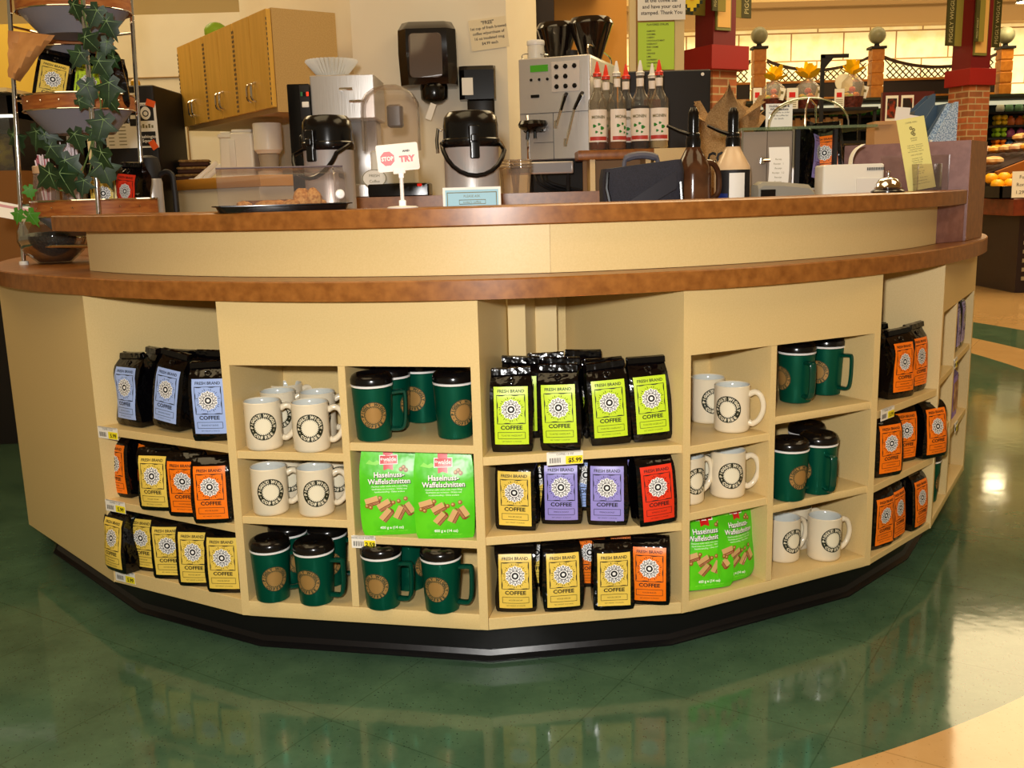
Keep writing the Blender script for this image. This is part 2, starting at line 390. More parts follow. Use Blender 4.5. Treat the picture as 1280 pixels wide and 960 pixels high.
# ================================================================ goods: coffee bags
BW, BD, BH = .092, .062, .187
BAGCOL = {}
class BagShape:
    """front skin of a stand-up bag; the label follows the same skin"""
    lab = (.019, .149)
    def __init__(s, seed, w, d, h, crumple, flat=False, short=False):
        r = random.Random(seed); s.w, s.d, s.h, s.flat, s.short = w, d, h, flat, short
        if short: s.lab = (.012, .139)
        s.k = [(r.uniform(-1,1)*crumple, r.uniform(20,48), r.uniform(16,40), r.uniform(0,6), r.uniform(0,6)) for _ in range(5)]
        s.side = [(r.uniform(-1,1)*crumple*.8, r.uniform(25,60), r.uniform(0,6)) for _ in range(3)]
        s.lean = r.uniform(-.004, .006)
    def hw(s, z):
        t = z/s.h; k = 1 - .05*max(0, .06-t)/.06 + .03*sin(pi*min(t*1.1,1))
        e = sum(a*sin(f*z+p) for a, f, p in s.side)
        return s.w/2*k*(1 - (.06*max(0, t-.8)/.2)) + e
    def hd(s, z):
        t = z/s.h
        pr = [(0,.86),(.04,.98),(.35,1.05),(.68,1.0),(.80,.82),(.88,.45),(.93,.2),(1,.12)] if not s.flat else [(0,.95),(.05,1.0),(.4,.95),(.7,.7),(.88,.32),(.96,.1),(1,.05)]
        if s.short: pr = [(0,.86),(.04,.98),(.35,1.05),(.80,1.0),(.9,.84),(.96,.6),(1,.36)]
        for (a, x), (b, y) in zip(pr, pr[1:]):
            if a <= t <= b: return s.d/2*(x + (y-x)*(t-a)/(b-a))
        return s.d/2*pr[-1][1]
    def yf(s, x, z, sg=-1):
        u = min(abs(x)/max(s.hw(z), 1e-4), 1)
        e = sum(a*sin(f*x+p)*sin(g*z+q) for a, f, g, p, q in s.k) * min(1, z/.02) * (1 if sg < 0 else .7)
        return sg*(s.hd(z)*(1 - .16*u**4)) + s.lean*z/s.h + (e if sg < 0 else -e)
    def body(s, mb, mat=0):
        nx, ns, nz = 11, 4, 20; rings = []
        for k in range(nz+1):
            z = s.h*(k/nz)**.95; hw = s.hw(z); ring = []
            t = z/s.h; gus = .012*max(0, min(1, (t-.25)/.6)) * (0 if s.hd(z) < .006 else 1)
            for i in range(nx): x = -hw + 2*hw*i/(nx-1); ring.append((x, s.yf(x, z, -1), z))
            y0, y1 = s.yf(hw, z, -1), s.yf(hw, z, 1)
            for i in range(1, ns): f = i/ns; ring.append((hw - gus*(1-abs(2*f-1)) , y0+(y1-y0)*f, z))
            for i in range(nx): x = hw - 2*hw*i/(nx-1); ring.append((x, s.yf(x, z, 1), z))
            y0, y1 = s.yf(-hw, z, 1), s.yf(-hw, z, -1)
            for i in range(1, ns): f = i/ns; ring.append((-hw + gus*(1-abs(2*f-1)), y0+(y1-y0)*f, z))
            rings.append(ring)
        return mb.loft(rings, mat)
    def on(s, x, z, off=.0012): return (x, s.yf(x, z) - off, z)
    def sheet(s, mb, x0, x1, z0, z1, mat, off=.0012, nx=9, nz=16):
        vs = [s.on(x0+(x1-x0)*i/nx, z0+(z1-z0)*k/nz, off) for k in range(nz+1) for i in range(nx+1)]
        fs = [(k*(nx+1)+i, k*(nx+1)+i+1, (k+1)*(nx+1)+i+1, (k+1)*(nx+1)+i) for k in range(nz) for i in range(nx)]
        mb.add(vs, fs, mat)
        mb.sheets = getattr(mb, 'sheets', 0) + 1
BLEND = {'lime': 'TOASTED HAZELNUT', 'yellow': 'HOUSE DECAF', 'orange': 'HOUSE BLEND', 'lavender': 'FRENCH ROAST', 'blue': 'BREAKFAST BLEND', 'red': 'ESPRESSO ROAST'}
def coffee_label(sh, colour, w=.0755):
    mb = MB(); hw = w/2; z0, z1 = sh.lab
    sh.sheet(mb, -hw, hw, z0, z1, 0)
    cz = z0 + (z1-z0)*.57; fn = lambda x, y: sh.on(x, y, .0017)
    up = lambda cx, cy: (lambda x, y: sh.on(cx+x, cy+y, .0017))
    H = z1-z0
    mb.text('FRESH BRAND', .0092, 1, fn=up(0, z1-.0095), sx=1.02, bold=.02)
    # square frame with ragged inner edge
    fx, ft, fb = hw-.006, z1-.0175, z0+.047
    def strip(xa, ya, xb, yb):
        n = max(2, int(hypot(xb-xa, yb-ya)/.006)); t = .0011
        dx, dy = (xb-xa), (yb-ya); l = hypot(dx, dy); nx, ny = -dy/l*t, dx/l*t
        vs = []
        for i in range(n+1):
            x, y = xa+dx*i/n, ya+dy*i/n; k = 1 + (1.3 if (i*7) % 5 in (1,3) else 0)
            vs += [fn(x, y), fn(x+nx*k, y+ny*k)]
        mb.add(vs, [(2*i, 2*i+2, 2*i+3, 2*i+1) for i in range(n)], 1)
    strip(-fx, fb, fx, fb); strip(fx, fb, fx, ft); strip(fx, ft, -fx, ft); strip(-fx, ft, -fx, fb)
    cy = (fb+ft)/2; r = .0232
    for i in range(34):                              # ragged black flecks round the sun
        a = 2*pi*i/34; l = .0015 + .0022*((i*5) % 3)
        c, s_ = cos(a), sin(a); wv = .0011
        mb.add([fn(c*(r+.0012)-s_*wv, cy+s_*(r+.0012)+c*wv), fn(c*(r+.0012)+s_*wv, cy+s_*(r+.0012)-c*wv), fn(c*(r+.001+l), cy+s_*(r+.001+l))], [(0,1,2)], 1)
    disc(mb, (0, cy), 0, r, 64, 2, lambda x, y: sh.on(x, y, .0020), lambda a: 1 - .10*abs(cos(5*a)))
    f3 = lambda x, y: sh.on(x, y, .0024)
    def line(xa, ya, xb, yb, t):
        dx, dy = xb-xa, yb-ya; l = hypot(dx, dy); nx, ny = -dy/l*t/2, dx/l*t/2
        mb.add([f3(xa-nx, ya-ny), f3(xb-nx, yb-ny), f3(xb+nx, yb+ny), f3(xa+nx, ya+ny)], [(0,1,2,3)], 1)
    for i in range(10):                              # ten-pointed star rays
        a = 2*pi*i/10 + pi/2; b0, b1 = a-pi/10, a+pi/10
        tip = (cos(a)*r*.93, cy+sin(a)*r*.93)
        for bb in (b0, b1): line(cos(bb)*r*.52, cy+sin(bb)*r*.52, tip[0], tip[1], .0012)
        line(cos(b0)*r*.66, cy+sin(b0)*r*.66, cos(b0)*r*.9, cy+sin(b0)*r*.9, .0013)
    disc(mb, (0, cy), r*.46, r*.52, 40, 1, f3); disc(mb, (0, cy), r*.17, r*.34, 40, 1, f3)
    mb.text('COFFEE', .0125, 1, fn=up(0, z0+.039), sx=1.12, bold=.03)
    bx, b0, b1 = hw-.0075, z0+.0135, z0+.028
    for xa, ya, xb, yb in ((-bx,b0,bx,b0),(bx,b0,bx,b1),(bx,b1,-bx,b1),(-bx,b1,-bx,b0)):
        dx, dy = xb-xa, yb-ya; l = hypot(dx,dy); nx, ny = -dy/l*.0005, dx/l*.0005; n = 6
        vs = []
        for i in range(n+1): x, y = xa+dx*i/n, ya+dy*i/n; vs += [fn(x-nx, y-ny), fn(x+nx, y+ny)]
        mb.add(vs, [(2*i, 2*i+2, 2*i+3, 2*i+1) for i in range(n)], 1)
    mb.text(BLEND[colour], .0048, 1, fn=up(0, (b0+b1)/2), sx=1.0)
    mb.text('NET WEIGHT 12 OUNCES', .0036, 1, fn=up(0, z0+.007), sx=1.05)
    mb.keep = True
    return mb
SHAPES = [BagShape(11, BW, BD, BH, .0008), BagShape(5, BW, BD*.96, BH, .0020), BagShape(23, BW*.97, BD*1.05, BH*.985, .0032), BagShape(37, BW, BD, BH*1.02, .0014)]
SHAPES[1].k[0] = (.0035, 28, 24, 1.2, .6); SHAPES[2].side[0] = (.0042, 45, 1.0)
SHAPES += [BagShape(51, BW, BD, .156, .0010, short=True), BagShape(63, BW, BD*.96, .157, .0022, short=True), BagShape(77, BW*.97, BD*1.05, .155, .0032, short=True), BagShape(91, BW, BD, .157, .0014, short=True)]
SHAPES[5].k[0] = (.0035, 28, 24, 1.2, .6); SHAPES[6].side[0] = (.0042, 45, 1.0)
BODY, FOLD, VALVE, LABEL = {}, {}, {}, {}
def first(cache, key, make):
    return cache[key].data if key in cache else None
def bag(p, rz, colour, var, label, group, tilt=(0,0), plainback=False):
    """coffee bag: body, rolled top fold, valve and paper label"""
    sh = SHAPES[var]
    lift = abs(sin(tilt[1]))*BW/2 + abs(sin(tilt[0]))*BD/2 + .0004
    o = empty('coffee_bag', (p[0], p[1], p[2] + lift), rz, label, 'coffee bag', group)
    o.rotation_euler = (tilt[0], tilt[1], rz)
    def part(name, key, make, mats):
        if key in BODY:
            c = bpy.data.objects.new(name, BODY[key]); COL.objects.link(c); c.parent = o; return c
        ob = make().build(name, mats, o); BODY[key] = ob.data; return ob
    part('foil_body', ('b', var), lambda: sh.body(MB()), FOIL)
    def fold():
        h = sh.h; w = sh.w*.475; m = MB()
        rr = random.Random(var); tw = rr.uniform(-.003, .003)
        rings = []
        for x in (-w, -w*.5, 0, w*.5, w):
            z = h - .007 + tw*x/w; y = sh.lean - .004
            rings.append([(x, y + a*.0095, z + b*.0085) for a, b in ((-1,-.7),(-.2,-1),(.9,-.5),(1,.3),(.3,1),(-.8,.8))])
        return m.loft(rings)
    part('top_fold', ('f', var), fold, FOIL)
    def valve():
        m = MB(); z = sh.h*.86
        for q in (0,):
            M_ = Matrix.Translation((0, sh.yf(0, z) - .0006, z)) @ Matrix.Rotation(R(90-28), 4, 'X')
            m.lathe([(.0085,0),(.0085,.0012),(.007,.0016),(.0055,.0007),(.003,.0007),(.0026,.0018),(1e-5,.0018)], 20, 0, M_)
        return m
    if not sh.short: part('valve', ('v', var), valve, FOIL)
    part('paper_label', ('l', var, colour), lambda: coffee_label(sh, colour), [PAPER[colour], INK, WINK])
    return o
def rot_to_cam(x, y, phi): return atan2(-x, y) - R(phi)
def bagpx(px, py, z, phi, colour, var, label, group, tilt=(0,0), back=0):
    if z < .5: var += 4
    f = onz(px, py, z); rz = rot_to_cam(f.x, f.y, phi)
    n = Vector((-sin(rz), cos(rz)))
    r = Vector((f.x, f.y)).normalized()*back
    return bag((f.x + n.x*BD/2 + r.x, f.y + n.y*BD/2 + r.y, z), rz, colour, var, label, group, tilt)
ZA, ZC, ZE = (.528,.334,.148), (.515,.330,.136), (.515,.320,.125)
gA = 'coffee bags in the left shelf bay'; gC = 'coffee bags in the centre shelf bay'; gE = 'coffee bags in the right shelf bay'; gF = 'coffee bags in the far right cubbies'
# left bay, top shelf (pale blue labels)
bagpx(160,533, ZA[0], 56, 'blue', 2, 'blue labelled coffee bag standing alone nearest the left wall of the top shelf', gA, (R(-2),0))
bagpx(184,532, ZA[0], 62, 'blue', 1, 'blue labelled coffee bag turned away behind the leftmost blue one', gA, (0,0), .085)
bagpx(210,540, ZA[0], 48, 'blue', 3, 'blue labelled coffee bag leaning over sideways, middle of the left top shelf', gA, (R(-3),R(7)))
bagpx(265,552, ZA[0], 20, 'blue', 0, 'blue labelled coffee bag half hidden by the cubby cabinet edge', gA)
bagpx(232,545, ZA[0], 30, 'blue', 1, 'blue labelled coffee bag whose top peeks over the leaning blue one', gA, (0,0), .13)
bagpx(270,551, ZA[0], 25, 'blue', 3, 'blue labelled coffee bag at the back of the left top shelf by the cabinet', gA, (0,0), .135)
# left bay, middle shelf
bagpx(147,622, ZA[1], 54, 'orange', 3, 'orange labelled coffee bag at the left end of the left middle shelf', gA)
bagpx(181,631, ZA[1], 54, 'orange', 0, 'orange labelled coffee bag set back behind the yellow one, left middle shelf', gA, (0,R(3)), .035)
bagpx(195,639, ZA[1], 35, 'yellow', 2, 'only yellow labelled coffee bag among the orange ones on the left middle shelf', gA)
bagpx(232,648, ZA[1], 31, 'orange', 1, 'orange labelled coffee bag just right of the yellow one, left middle shelf', gA)
bagpx(266,655, ZA[1], 18, 'orange', 0, 'orange labelled coffee bag beside the cubby cabinet, left middle shelf', gA)
# left bay, bottom shelf
bagpx(143,716, ZA[2], 60, 'yellow', 2, 'crumpled yellow labelled coffee bag at the left end of the bottom shelf', gA, (R(-3),0))
bagpx(180,716, ZA[2], 43, 'yellow', 0, 'yellow labelled coffee bag, second from the left on the left bottom shelf', gA, (0,0), .01)
bagpx(213,725, ZA[2], 28, 'yellow', 1, 'yellow labelled coffee bag in the middle of five on the left bottom shelf', gA)
bagpx(247,735, ZA[2], 26, 'yellow', 3, 'yellow labelled coffee bag, second from the cubby cabinet on the left bottom shelf', gA)
bagpx(281,742, ZA[2], 24, 'yellow', 0, 'yellow labelled coffee bag against the cubby cabinet on the left bottom shelf', gA)
# centre bay, top shelf (lime)
bagpx(637,566, ZC[0], 3, 'lime', 0, 'lime labelled coffee bag standing leftmost in the front row of the centre top shelf', gC)
bagpx(701,565, ZC[0], 6, 'lime', 3, 'lime labelled coffee bag, second of the front row, right above the shelf price tag', gC, (0,R(-2)))
bagpx(766,558, ZC[0], -10, 'lime', 0, 'lime labelled coffee bag, third of the front row on the centre top shelf', gC, (0,R(-3)))
bagpx(816,553, ZC[0], -16, 'lime', 3, 'lime labelled coffee bag at the right end of the centre top shelf', gC, (R(-2),R(-3)))
for i, (x, b, ph, v) in enumerate(((646,.095,6,3),(704,.10,-4,1),(758,.10,-12,2),(684,.20,0,0),(732,.205,-8,1))):
    bagpx(x, 562, ZC[0], ph, 'lime', v, ('lime labelled bag behind the leftmost front one, only its fold showing', 'black topped lime bag behind the gap of the two left front ones',
        'lime labelled bag directly behind the third front one, centre top shelf', 'lime labelled bag at the very back left, centre top shelf',
        'lime labelled bag at the very back right, centre top shelf')[i], gC, (R(2),0), b)
# centre bay, middle shelf
bagpx(644,664, ZC[1], 13, 'yellow', 1, 'yellow labelled coffee bag at the left end of the centre middle shelf', gC)
bagpx(702,656, ZC[1], 2, 'lavender', 2, 'lavender labelled bag with a folded label corner, centre middle shelf', gC)
bagpx(764,659, ZC[1], 2, 'lavender', 0, 'smooth lavender labelled bag next to the red one, centre middle shelf', gC)
bagpx(824,656, ZC[1], -24, 'red', 3, 'only red labelled coffee bag, right end of the centre middle shelf', gC, (0,R(-3)))
bagpx(733,655, ZC[1], 0, 'blue', 3, 'blue labelled coffee bag peeking between the two lavender ones', gC, (0,0), .09)
bagpx(676,660, ZC[1], 0, 'yellow', 0, 'dark coffee bag in the shade behind the centre yellow and lavender ones', gC, (0,0), .11)
bagpx(800,652, ZC[1], -14, 'lavender', 1, 'dark coffee bag in the shade behind the red labelled one', gC, (0,0), .11)
# centre bay, bottom shelf
bagpx(642,766, ZC[2], 4, 'yellow', 2, 'yellow labelled bag with pinched side, left end of the centre bottom shelf', gC)
bagpx(705,765, ZC[2], -9, 'yellow', 0, 'yellow labelled coffee bag, second from left on the centre bottom shelf', gC)
bagpx(768,764, ZC[2], -8, 'yellow', 1, 'yellow labelled coffee bag next to the orange one, centre bottom shelf', gC)
bagpx(815,757, ZC[2], 2, 'orange', 3, 'only orange labelled coffee bag in the centre bay, right end of its bottom shelf', gC)
for i, (x, col) in enumerate(((672,'yellow'),(738,'orange'),(790,'orange'))):
    bagpx(x, 756, ZC[2], -4, col, (0,3,1)[i], ('yellow labelled bag in the dark behind the two left bags, centre bottom shelf', 'orange labelled bag glimpsed between the middle yellow ones, centre bottom shelf', 'orange labelled bag in the dark behind the orange front one, centre bottom shelf')[i], gC, (0,0), .10)
# right bay
bagpx(1130,497, ZE[0], -51, 'orange', 2, 'big wrinkled orange labelled bag in front on the right top shelf', gE)
bagpx(1149,489.5, ZE[0], -63, 'orange', 0, 'slim looking orange labelled bag behind the wrinkled one, right top shelf', gE, (0,0), .0)
bagpx(1098,499, ZE[0], -46, 'orange', 1, 'dark topped bag behind the wrinkled orange one, right top shelf', gE, (0,0), .10)
bagpx(1113,596, ZE[1], -46, 'orange', 0, 'orange labelled bag facing forward at the left of the right middle shelf', gE)
bagpx(1131,590, ZE[1], -46, 'orange', 3, 'orange labelled bag half covered by the forward facing one, right middle shelf', gE, (0,0), .10)
bagpx(1170,573, ZE[1], -50, 'orange', 2, 'leaning orange labelled bag with a bulging black side, right middle shelf', gE, (R(-2),0))
bagpx(1106,685, ZE[2], -55, 'orange', 1, 'orange labelled bag nearest the left of the right bottom shelf', gE)
bagpx(1124,676, ZE[2], -68, 'orange', 0, 'orange labelled bag seen edge on in the middle of the right bottom shelf', gE, (0,0), .01)
bagpx(1154,660, ZE[2], -68, 'orange', 3, 'orange labelled bag with a wide black side, right end of the right bottom shelf', gE)
# far right cubbies: lavender
nF = frame(K['f'], K['g'])
def inF(u, t): 
    d = (K['g']-K['f']).normalized(); return K['f'] + d*u + nF[3]*t
for i, u in enumerate((.355, .46, .565)):
    q = inF(u, .045); bag((q.x, q.y, .55), nF[2], 'lavender', (0,3,1)[i], ('lavender labelled bag nearest us in the far right cubby', 'lavender labelled bag in the middle of the far right cubby', 'lavender labelled bag farthest along in the far right cubby')[i], gF)
# ================================================================ mugs
def cyl(r, zc, a0=-pi/2, off=.0006, rfun=None):
    """maps a flat print onto the round wall of a cup, centred in direction a0"""
    def fn(x, y):
        a = a0 + x/r; rr = (rfun(zc+y) if rfun else r) + off
        return (rr*cos(a), rr*sin(a), zc+y)
    return fn
def rounded_print(mb, fn, fn2, r, ring, letter, ground):
    """round crest: lettered ring, sawtooth inner circle, plain middle"""
    if ground is not None: disc(mb, (0,0), 0, r, 48, ground, fn)
    disc(mb, (0,0), r*.94, r, 64, ring, fn2); disc(mb, (0,0), r*.63, r*.67, 48, ring, fn2)
    if ring != letter: disc(mb, (0,0), r*.63, r*.96, 64, ring, fn)
    fn3 = lambda x, y: fn2(x*1.0, y*1.0)
    arc_text(mb, 'PIGGLY WIGGLY', r*.81, r*.29, pi/2, R(190), letter, lambda x, y: fn2(x, y), bold=.045)
    arc_text(mb, 'COFFEE', r*.81, r*.29, -pi/2, R(88), letter, lambda x, y: fn2(x, y), out=False, bold=.045)
    for s_ in (-1, 1):
        c = (s_*r*.81*cos(R(24)), -r*.81*sin(R(24)))
        mb.add([fn2(c[0]+r*.06*(1 if i % 2 == 0 else .42)*cos(pi/2+i*pi/5), c[1]+r*.06*(1 if i % 2 == 0 else .42)*sin(pi/2+i*pi/5)) for i in range(10)] + [fn2(*c)], [(i, (i+1) % 10, 10) for i in range(10)], letter)
    for i in range(28):
        a = 2*pi*i/28; w = .05
        mb.add([fn2(r*.63*cos(a-w), r*.63*sin(a-w)), fn2(r*.63*cos(a+w), r*.63*sin(a+w)), fn2(r*.52*cos(a), r*.52*sin(a))], [(0,1,2)], ring)
MR, MH = .0425, .112
def make_mug():
    o = empty('ceramic_mug')
    b = MB(); b.lathe([(1e-5,.001),(MR-.007,.001),(MR-.005,0),(MR-.002,.002),(MR,.007),(MR,.05),(MR,MH-.006),(MR+.0004,MH-.002),(MR-.0012,MH),(MR-.003,MH-.002)], 40, 0, cap=False)
    b.lathe([(MR-.003,MH-.002),(MR-.0042,MH-.012),(MR-.005,.02),(MR-.009,.009),(1e-5,.008)], 40, 1, cap=False)
    body = b.build('cup_body', [CERAMIC, CERIN], o)
    pts = [(MR-.002,0,.090),(MR+.012,0,.096),(MR+.025,0,.089),(MR+.032,0,.070),(MR+.031,0,.050),(MR+.022,0,.030),(MR+.008,0,.019),(MR-.002,0,.022)]
    P = catmull(pts, 4)
    MB().tube(P, [.0065 + .0015*abs(2*i/(len(P)-1)-1)**2 for i in range(len(P))], 10).build('handle', CERAMIC, o)
    d = MB(); r = .0322
    rounded_print(d, cyl(MR, .058, R(-90), .0003), cyl(MR, .058, R(-90), .0007), r, 0, 1, 1)
    d.keep = True
    d.build('crest_print', [DKGREEN, mat('crest_cream', (232,224,196), .25)], o)
    return o
def catmull(p, k):
    p = [Vector(v) for v in p]; out = []
    for i in range(len(p)-1):
        a, b, c, d = p[max(i-1,0)], p[i], p[i+1], p[min(i+2,len(p)-1)]
        for j in range(k):
            t = j/k; out.append(.5*((2*b) + (c-a)*t + (2*a-5*b+4*c-d)*t*t + (3*b-a-3*c+d)*t**3))
    out.append(p[-1]); return out
MUG = None
def cup(make, store, px, py, z, crest, label, group, back=0, radius=.0425, cat='mug'):
    """px,py: front foot of the cup on its shelf; crest: turn of the print from the viewer, degrees (positive = towards image right)"""
    f = onz(px, py, z); n = V2(f.x, f.y).normalized(); c = V2(f.x, f.y) + n*(radius*.93 + back)
    o = store[0] if store[0] and not store[1] else None
    if store[0] is None: store[0] = make(); o = store[0]
    else: o = copy_tree(store[0])
    o.location = (c.x, c.y, z + .0008); o.rotation_euler.z = rot_to_cam(c.x, c.y, -crest)
    return tag(o, label, cat, group)
MS = [None, 0]
gm = 'cream ceramic coffee mugs'
def mug(*a, **k): return cup(make_mug, MS, *a, **k)
mug(332,564, .515, -2, 'cream mug at front left of the upper mug cubby, left of centre', gm)
mug(391,566.5, .515, -4, 'cream mug at front right of the upper mug cubby, left of centre', gm)
mug(342,562, .515, 0, 'cream mug in the second row of the upper mug cubby, on its left', gm, back=.095)
mug(401,563, .515, 0, 'cream mug in the second row of the upper mug cubby, by the divider', gm, back=.095)
mug(362,560, .515, 14, 'cream mug rearmost in the upper mug cubby', gm, back=.185)
mug(340,645.5, .357, 2, 'cream mug at front left of the lower mug cubby, above the green travel mugs', gm)
mug(397,647, .357, 2, 'cream mug at front right of the lower mug cubby, above the green travel mugs', gm)
mug(362,643, .357, 10, 'cream mug in the second row of the lower mug cubby', gm, back=.095)
mug(419,645, .357, 20, 'cream mug by the divider in the second row of the lower mug cubby', gm, back=.10)
mug(884,531, .508, 24, 'cream mug with its handle hidden, left in the right cabinet top cubby', gm, back=.005)
mug(919,542, .508, -14, 'cream mug in front with a big handle on its right, right cabinet top cubby', gm)
mug(866,632, .349, 38, 'cream mug half cut by the cubby edge, above the bent green wafer bags', gm)
mug(909,624, .349, 14, 'cream mug with handle on its right, above the bent green wafer bags', gm)
mug(884,624, .349, 10, 'cream mug behind the other two above the green wafer bags', gm, back=.085)
mug(983,707, .135, 42, 'cream mug at front left of the right cabinet bottom cubby', gm)
mug(1029,702.5, .135, 34, 'cream mug at front right of the right cabinet bottom cubby', gm)
mug(992,703, .135, 20, 'cream mug behind the two front ones, right cabinet bottom cubby', gm, back=.085)
for i, (u, t) in enumerate(((.36,.07),(.50,.07))):
    q = inF(u, t); o = copy_tree(MS[0]); o.location = (q.x, q.y, .1308); o.rotation_euler.z = nF[2] + R(-18)
    tag(o, ('cream mug nearest us at the bottom of the far right cubbies', 'cream mug farther along at the bottom of the far right cubbies')[i], 'mug', gm)
# ---------------------------------------------------------------- green travel mugs
TR0, TR1, TH = .0395, .0462, .122
def make_tmug():
    o = empty('travel_mug')
    rf = lambda z: TR0 + (TR1-TR0)*min(max(z/TH, 0), 1)
    MB().lathe([(1e-5,.002),(TR0-.006,.002),(TR0-.004,0),(TR0-.001,.002),(TR0,.006),(TR1,TH),(TR1-.003,TH+.001),(1e-5,TH+.001)], 40).build('cup_body', GREENM, o)
    MB().lathe([(TR1-.002,TH+.001),(TR1+.0012,TH+.002),(TR1+.0014,TH+.006),(TR1-.001,TH+.007),(TR1-.004,TH+.007)], 40).build('rim_band', WHITEP, o)
    l = MB(); l.lathe([(TR1-.003,TH+.0065),(TR1+.0015,TH+.0075),(TR1+.0018,TH+.018),(TR1-.002,TH+.026),(TR1-.008,TH+.030),(TR1-.012,TH+.031),(TR1-.015,TH+.028),(TR1-.020,TH+.024),(1e-5,TH+.022)], 40)
    l.rbox(-.012,.012,-.040,-.016,TH+.023,TH+.031,.004)
    lid = l.build('lid', BLACKP, o)
    MB().lathe([(1e-5,0),(.005,0),(.0055,.003),(1e-5,.0032)], 14, 0, TR(0,.012,TH+.022)).build('lid_knob', BLACKP, lid)
    h = MB(); x0 = TR1-.004; pts = [(x0,0,.104),(TR1+.020,0,.106),(TR1+.027,0,.100),(TR1+.0265,0,.052),(TR1+.022,0,.026),(TR1+.012,0,.019),(TR0-.003,0,.020)]
    P = catmull(pts, 4); rings = []
    for i, p in enumerate(P):
        t = (P[min(i+1,len(P)-1)] - P[max(i-1,0)]).normalized(); nrm = Vector((0,1,0)); w = t.cross(nrm)
        rings.append([p + nrm*a*.0085 + w*b*.0048 for a, b in ((-1,-.5),(-.6,-1),(.6,-1),(1,-.5),(1,.5),(.6,1),(-.6,1),(-1,.5))])
    h.loft(rings).build('handle', GREENP, o)
    d = MB(); rr = .0315; zc = .062; rfz = lambda z: rf(z)
    rounded_print(d, cyl(.043, zc, R(-90), .0004, rfz), cyl(.043, zc, R(-90), .0008, rfz), rr, 1, 1, 0)
    d.keep = True
    d.build('gold_crest', [GOLD, mat('crest_green', (10,50,38), .4)], o)
    return o
TS = [None, 0]; gt = 'green insulated travel mugs with black lids'
def tmug(*a, **k): return cup(make_tmug, TS, *a, radius=.0395, cat='travel mug', **k)
tmug(338,754.5, .146, 8, 'green travel mug at front left in the bottom cubby under the cream mugs', gt)
tmug(397,758.5, .146, -28, 'green travel mug at front right in the bottom cubby under the cream mugs', gt)
tmug(366,752, .146, 30, 'green travel mug behind the front left one in the bottom cubby', gt, back=.10)
tmug(415,755, .146, 0, 'green travel mug behind the front right one, beside the divider', gt, back=.10)
tmug(461,553, .541, 0, 'green travel mug standing left above the upright wafer bags, crest in full view', gt)
tmug(497,549, .541, 70, 'green travel mug tucked behind the left one above the wafer bags', gt, back=.07)
tmug(530,541, .541, -30, 'green travel mug set back in the middle above the wafer bags', gt, back=.10)
tmug(570,550.5, .541, 28, 'green travel mug cut by the cabinet side, right above the wafer bags', gt)
tmug(480,764, .146, -22, 'green travel mug right under the price tag, left below the upright wafer bags', gt)
tmug(554,768.5, .146, -20, 'green travel mug at right in the cubby below the upright wafer bags, handle out', gt)
tmug(514,758, .146, 60, 'green travel mug behind the two front ones below the upright wafer bags', gt, back=.085)
tmug(994,505, .545, -58, 'green travel mug in front in the right cabinet top cubby, handle towards us', gt)
tmug(1031,497, .545, -30, 'green travel mug behind with its handle out, right cabinet top cubby', gt, back=.02)
tmug(985,628, .325, 42, 'green travel mug at left in the right cabinet middle cubby', gt)
tmug(1021,619.5, .325, -60, 'green travel mug at right in the right cabinet middle cubby', gt)
tmug(1006,618, .325, 10, 'green travel mug behind in the right cabinet middle cubby, lid showing', gt, back=.10)
for i, (u, t) in enumerate(((.10,.06),(.20,.06))):
    q = inF(u, t); o = copy_tree(TS[0]); o.location = (q.x, q.y, .1308); o.rotation_euler.z = nF[2] + R(10)
    tag(o, ('dark green travel mug nearest us at the bottom of the far right cubbies', 'dark green travel mug beside the cream mugs of the far right cubbies')[i], 'travel mug', gt)
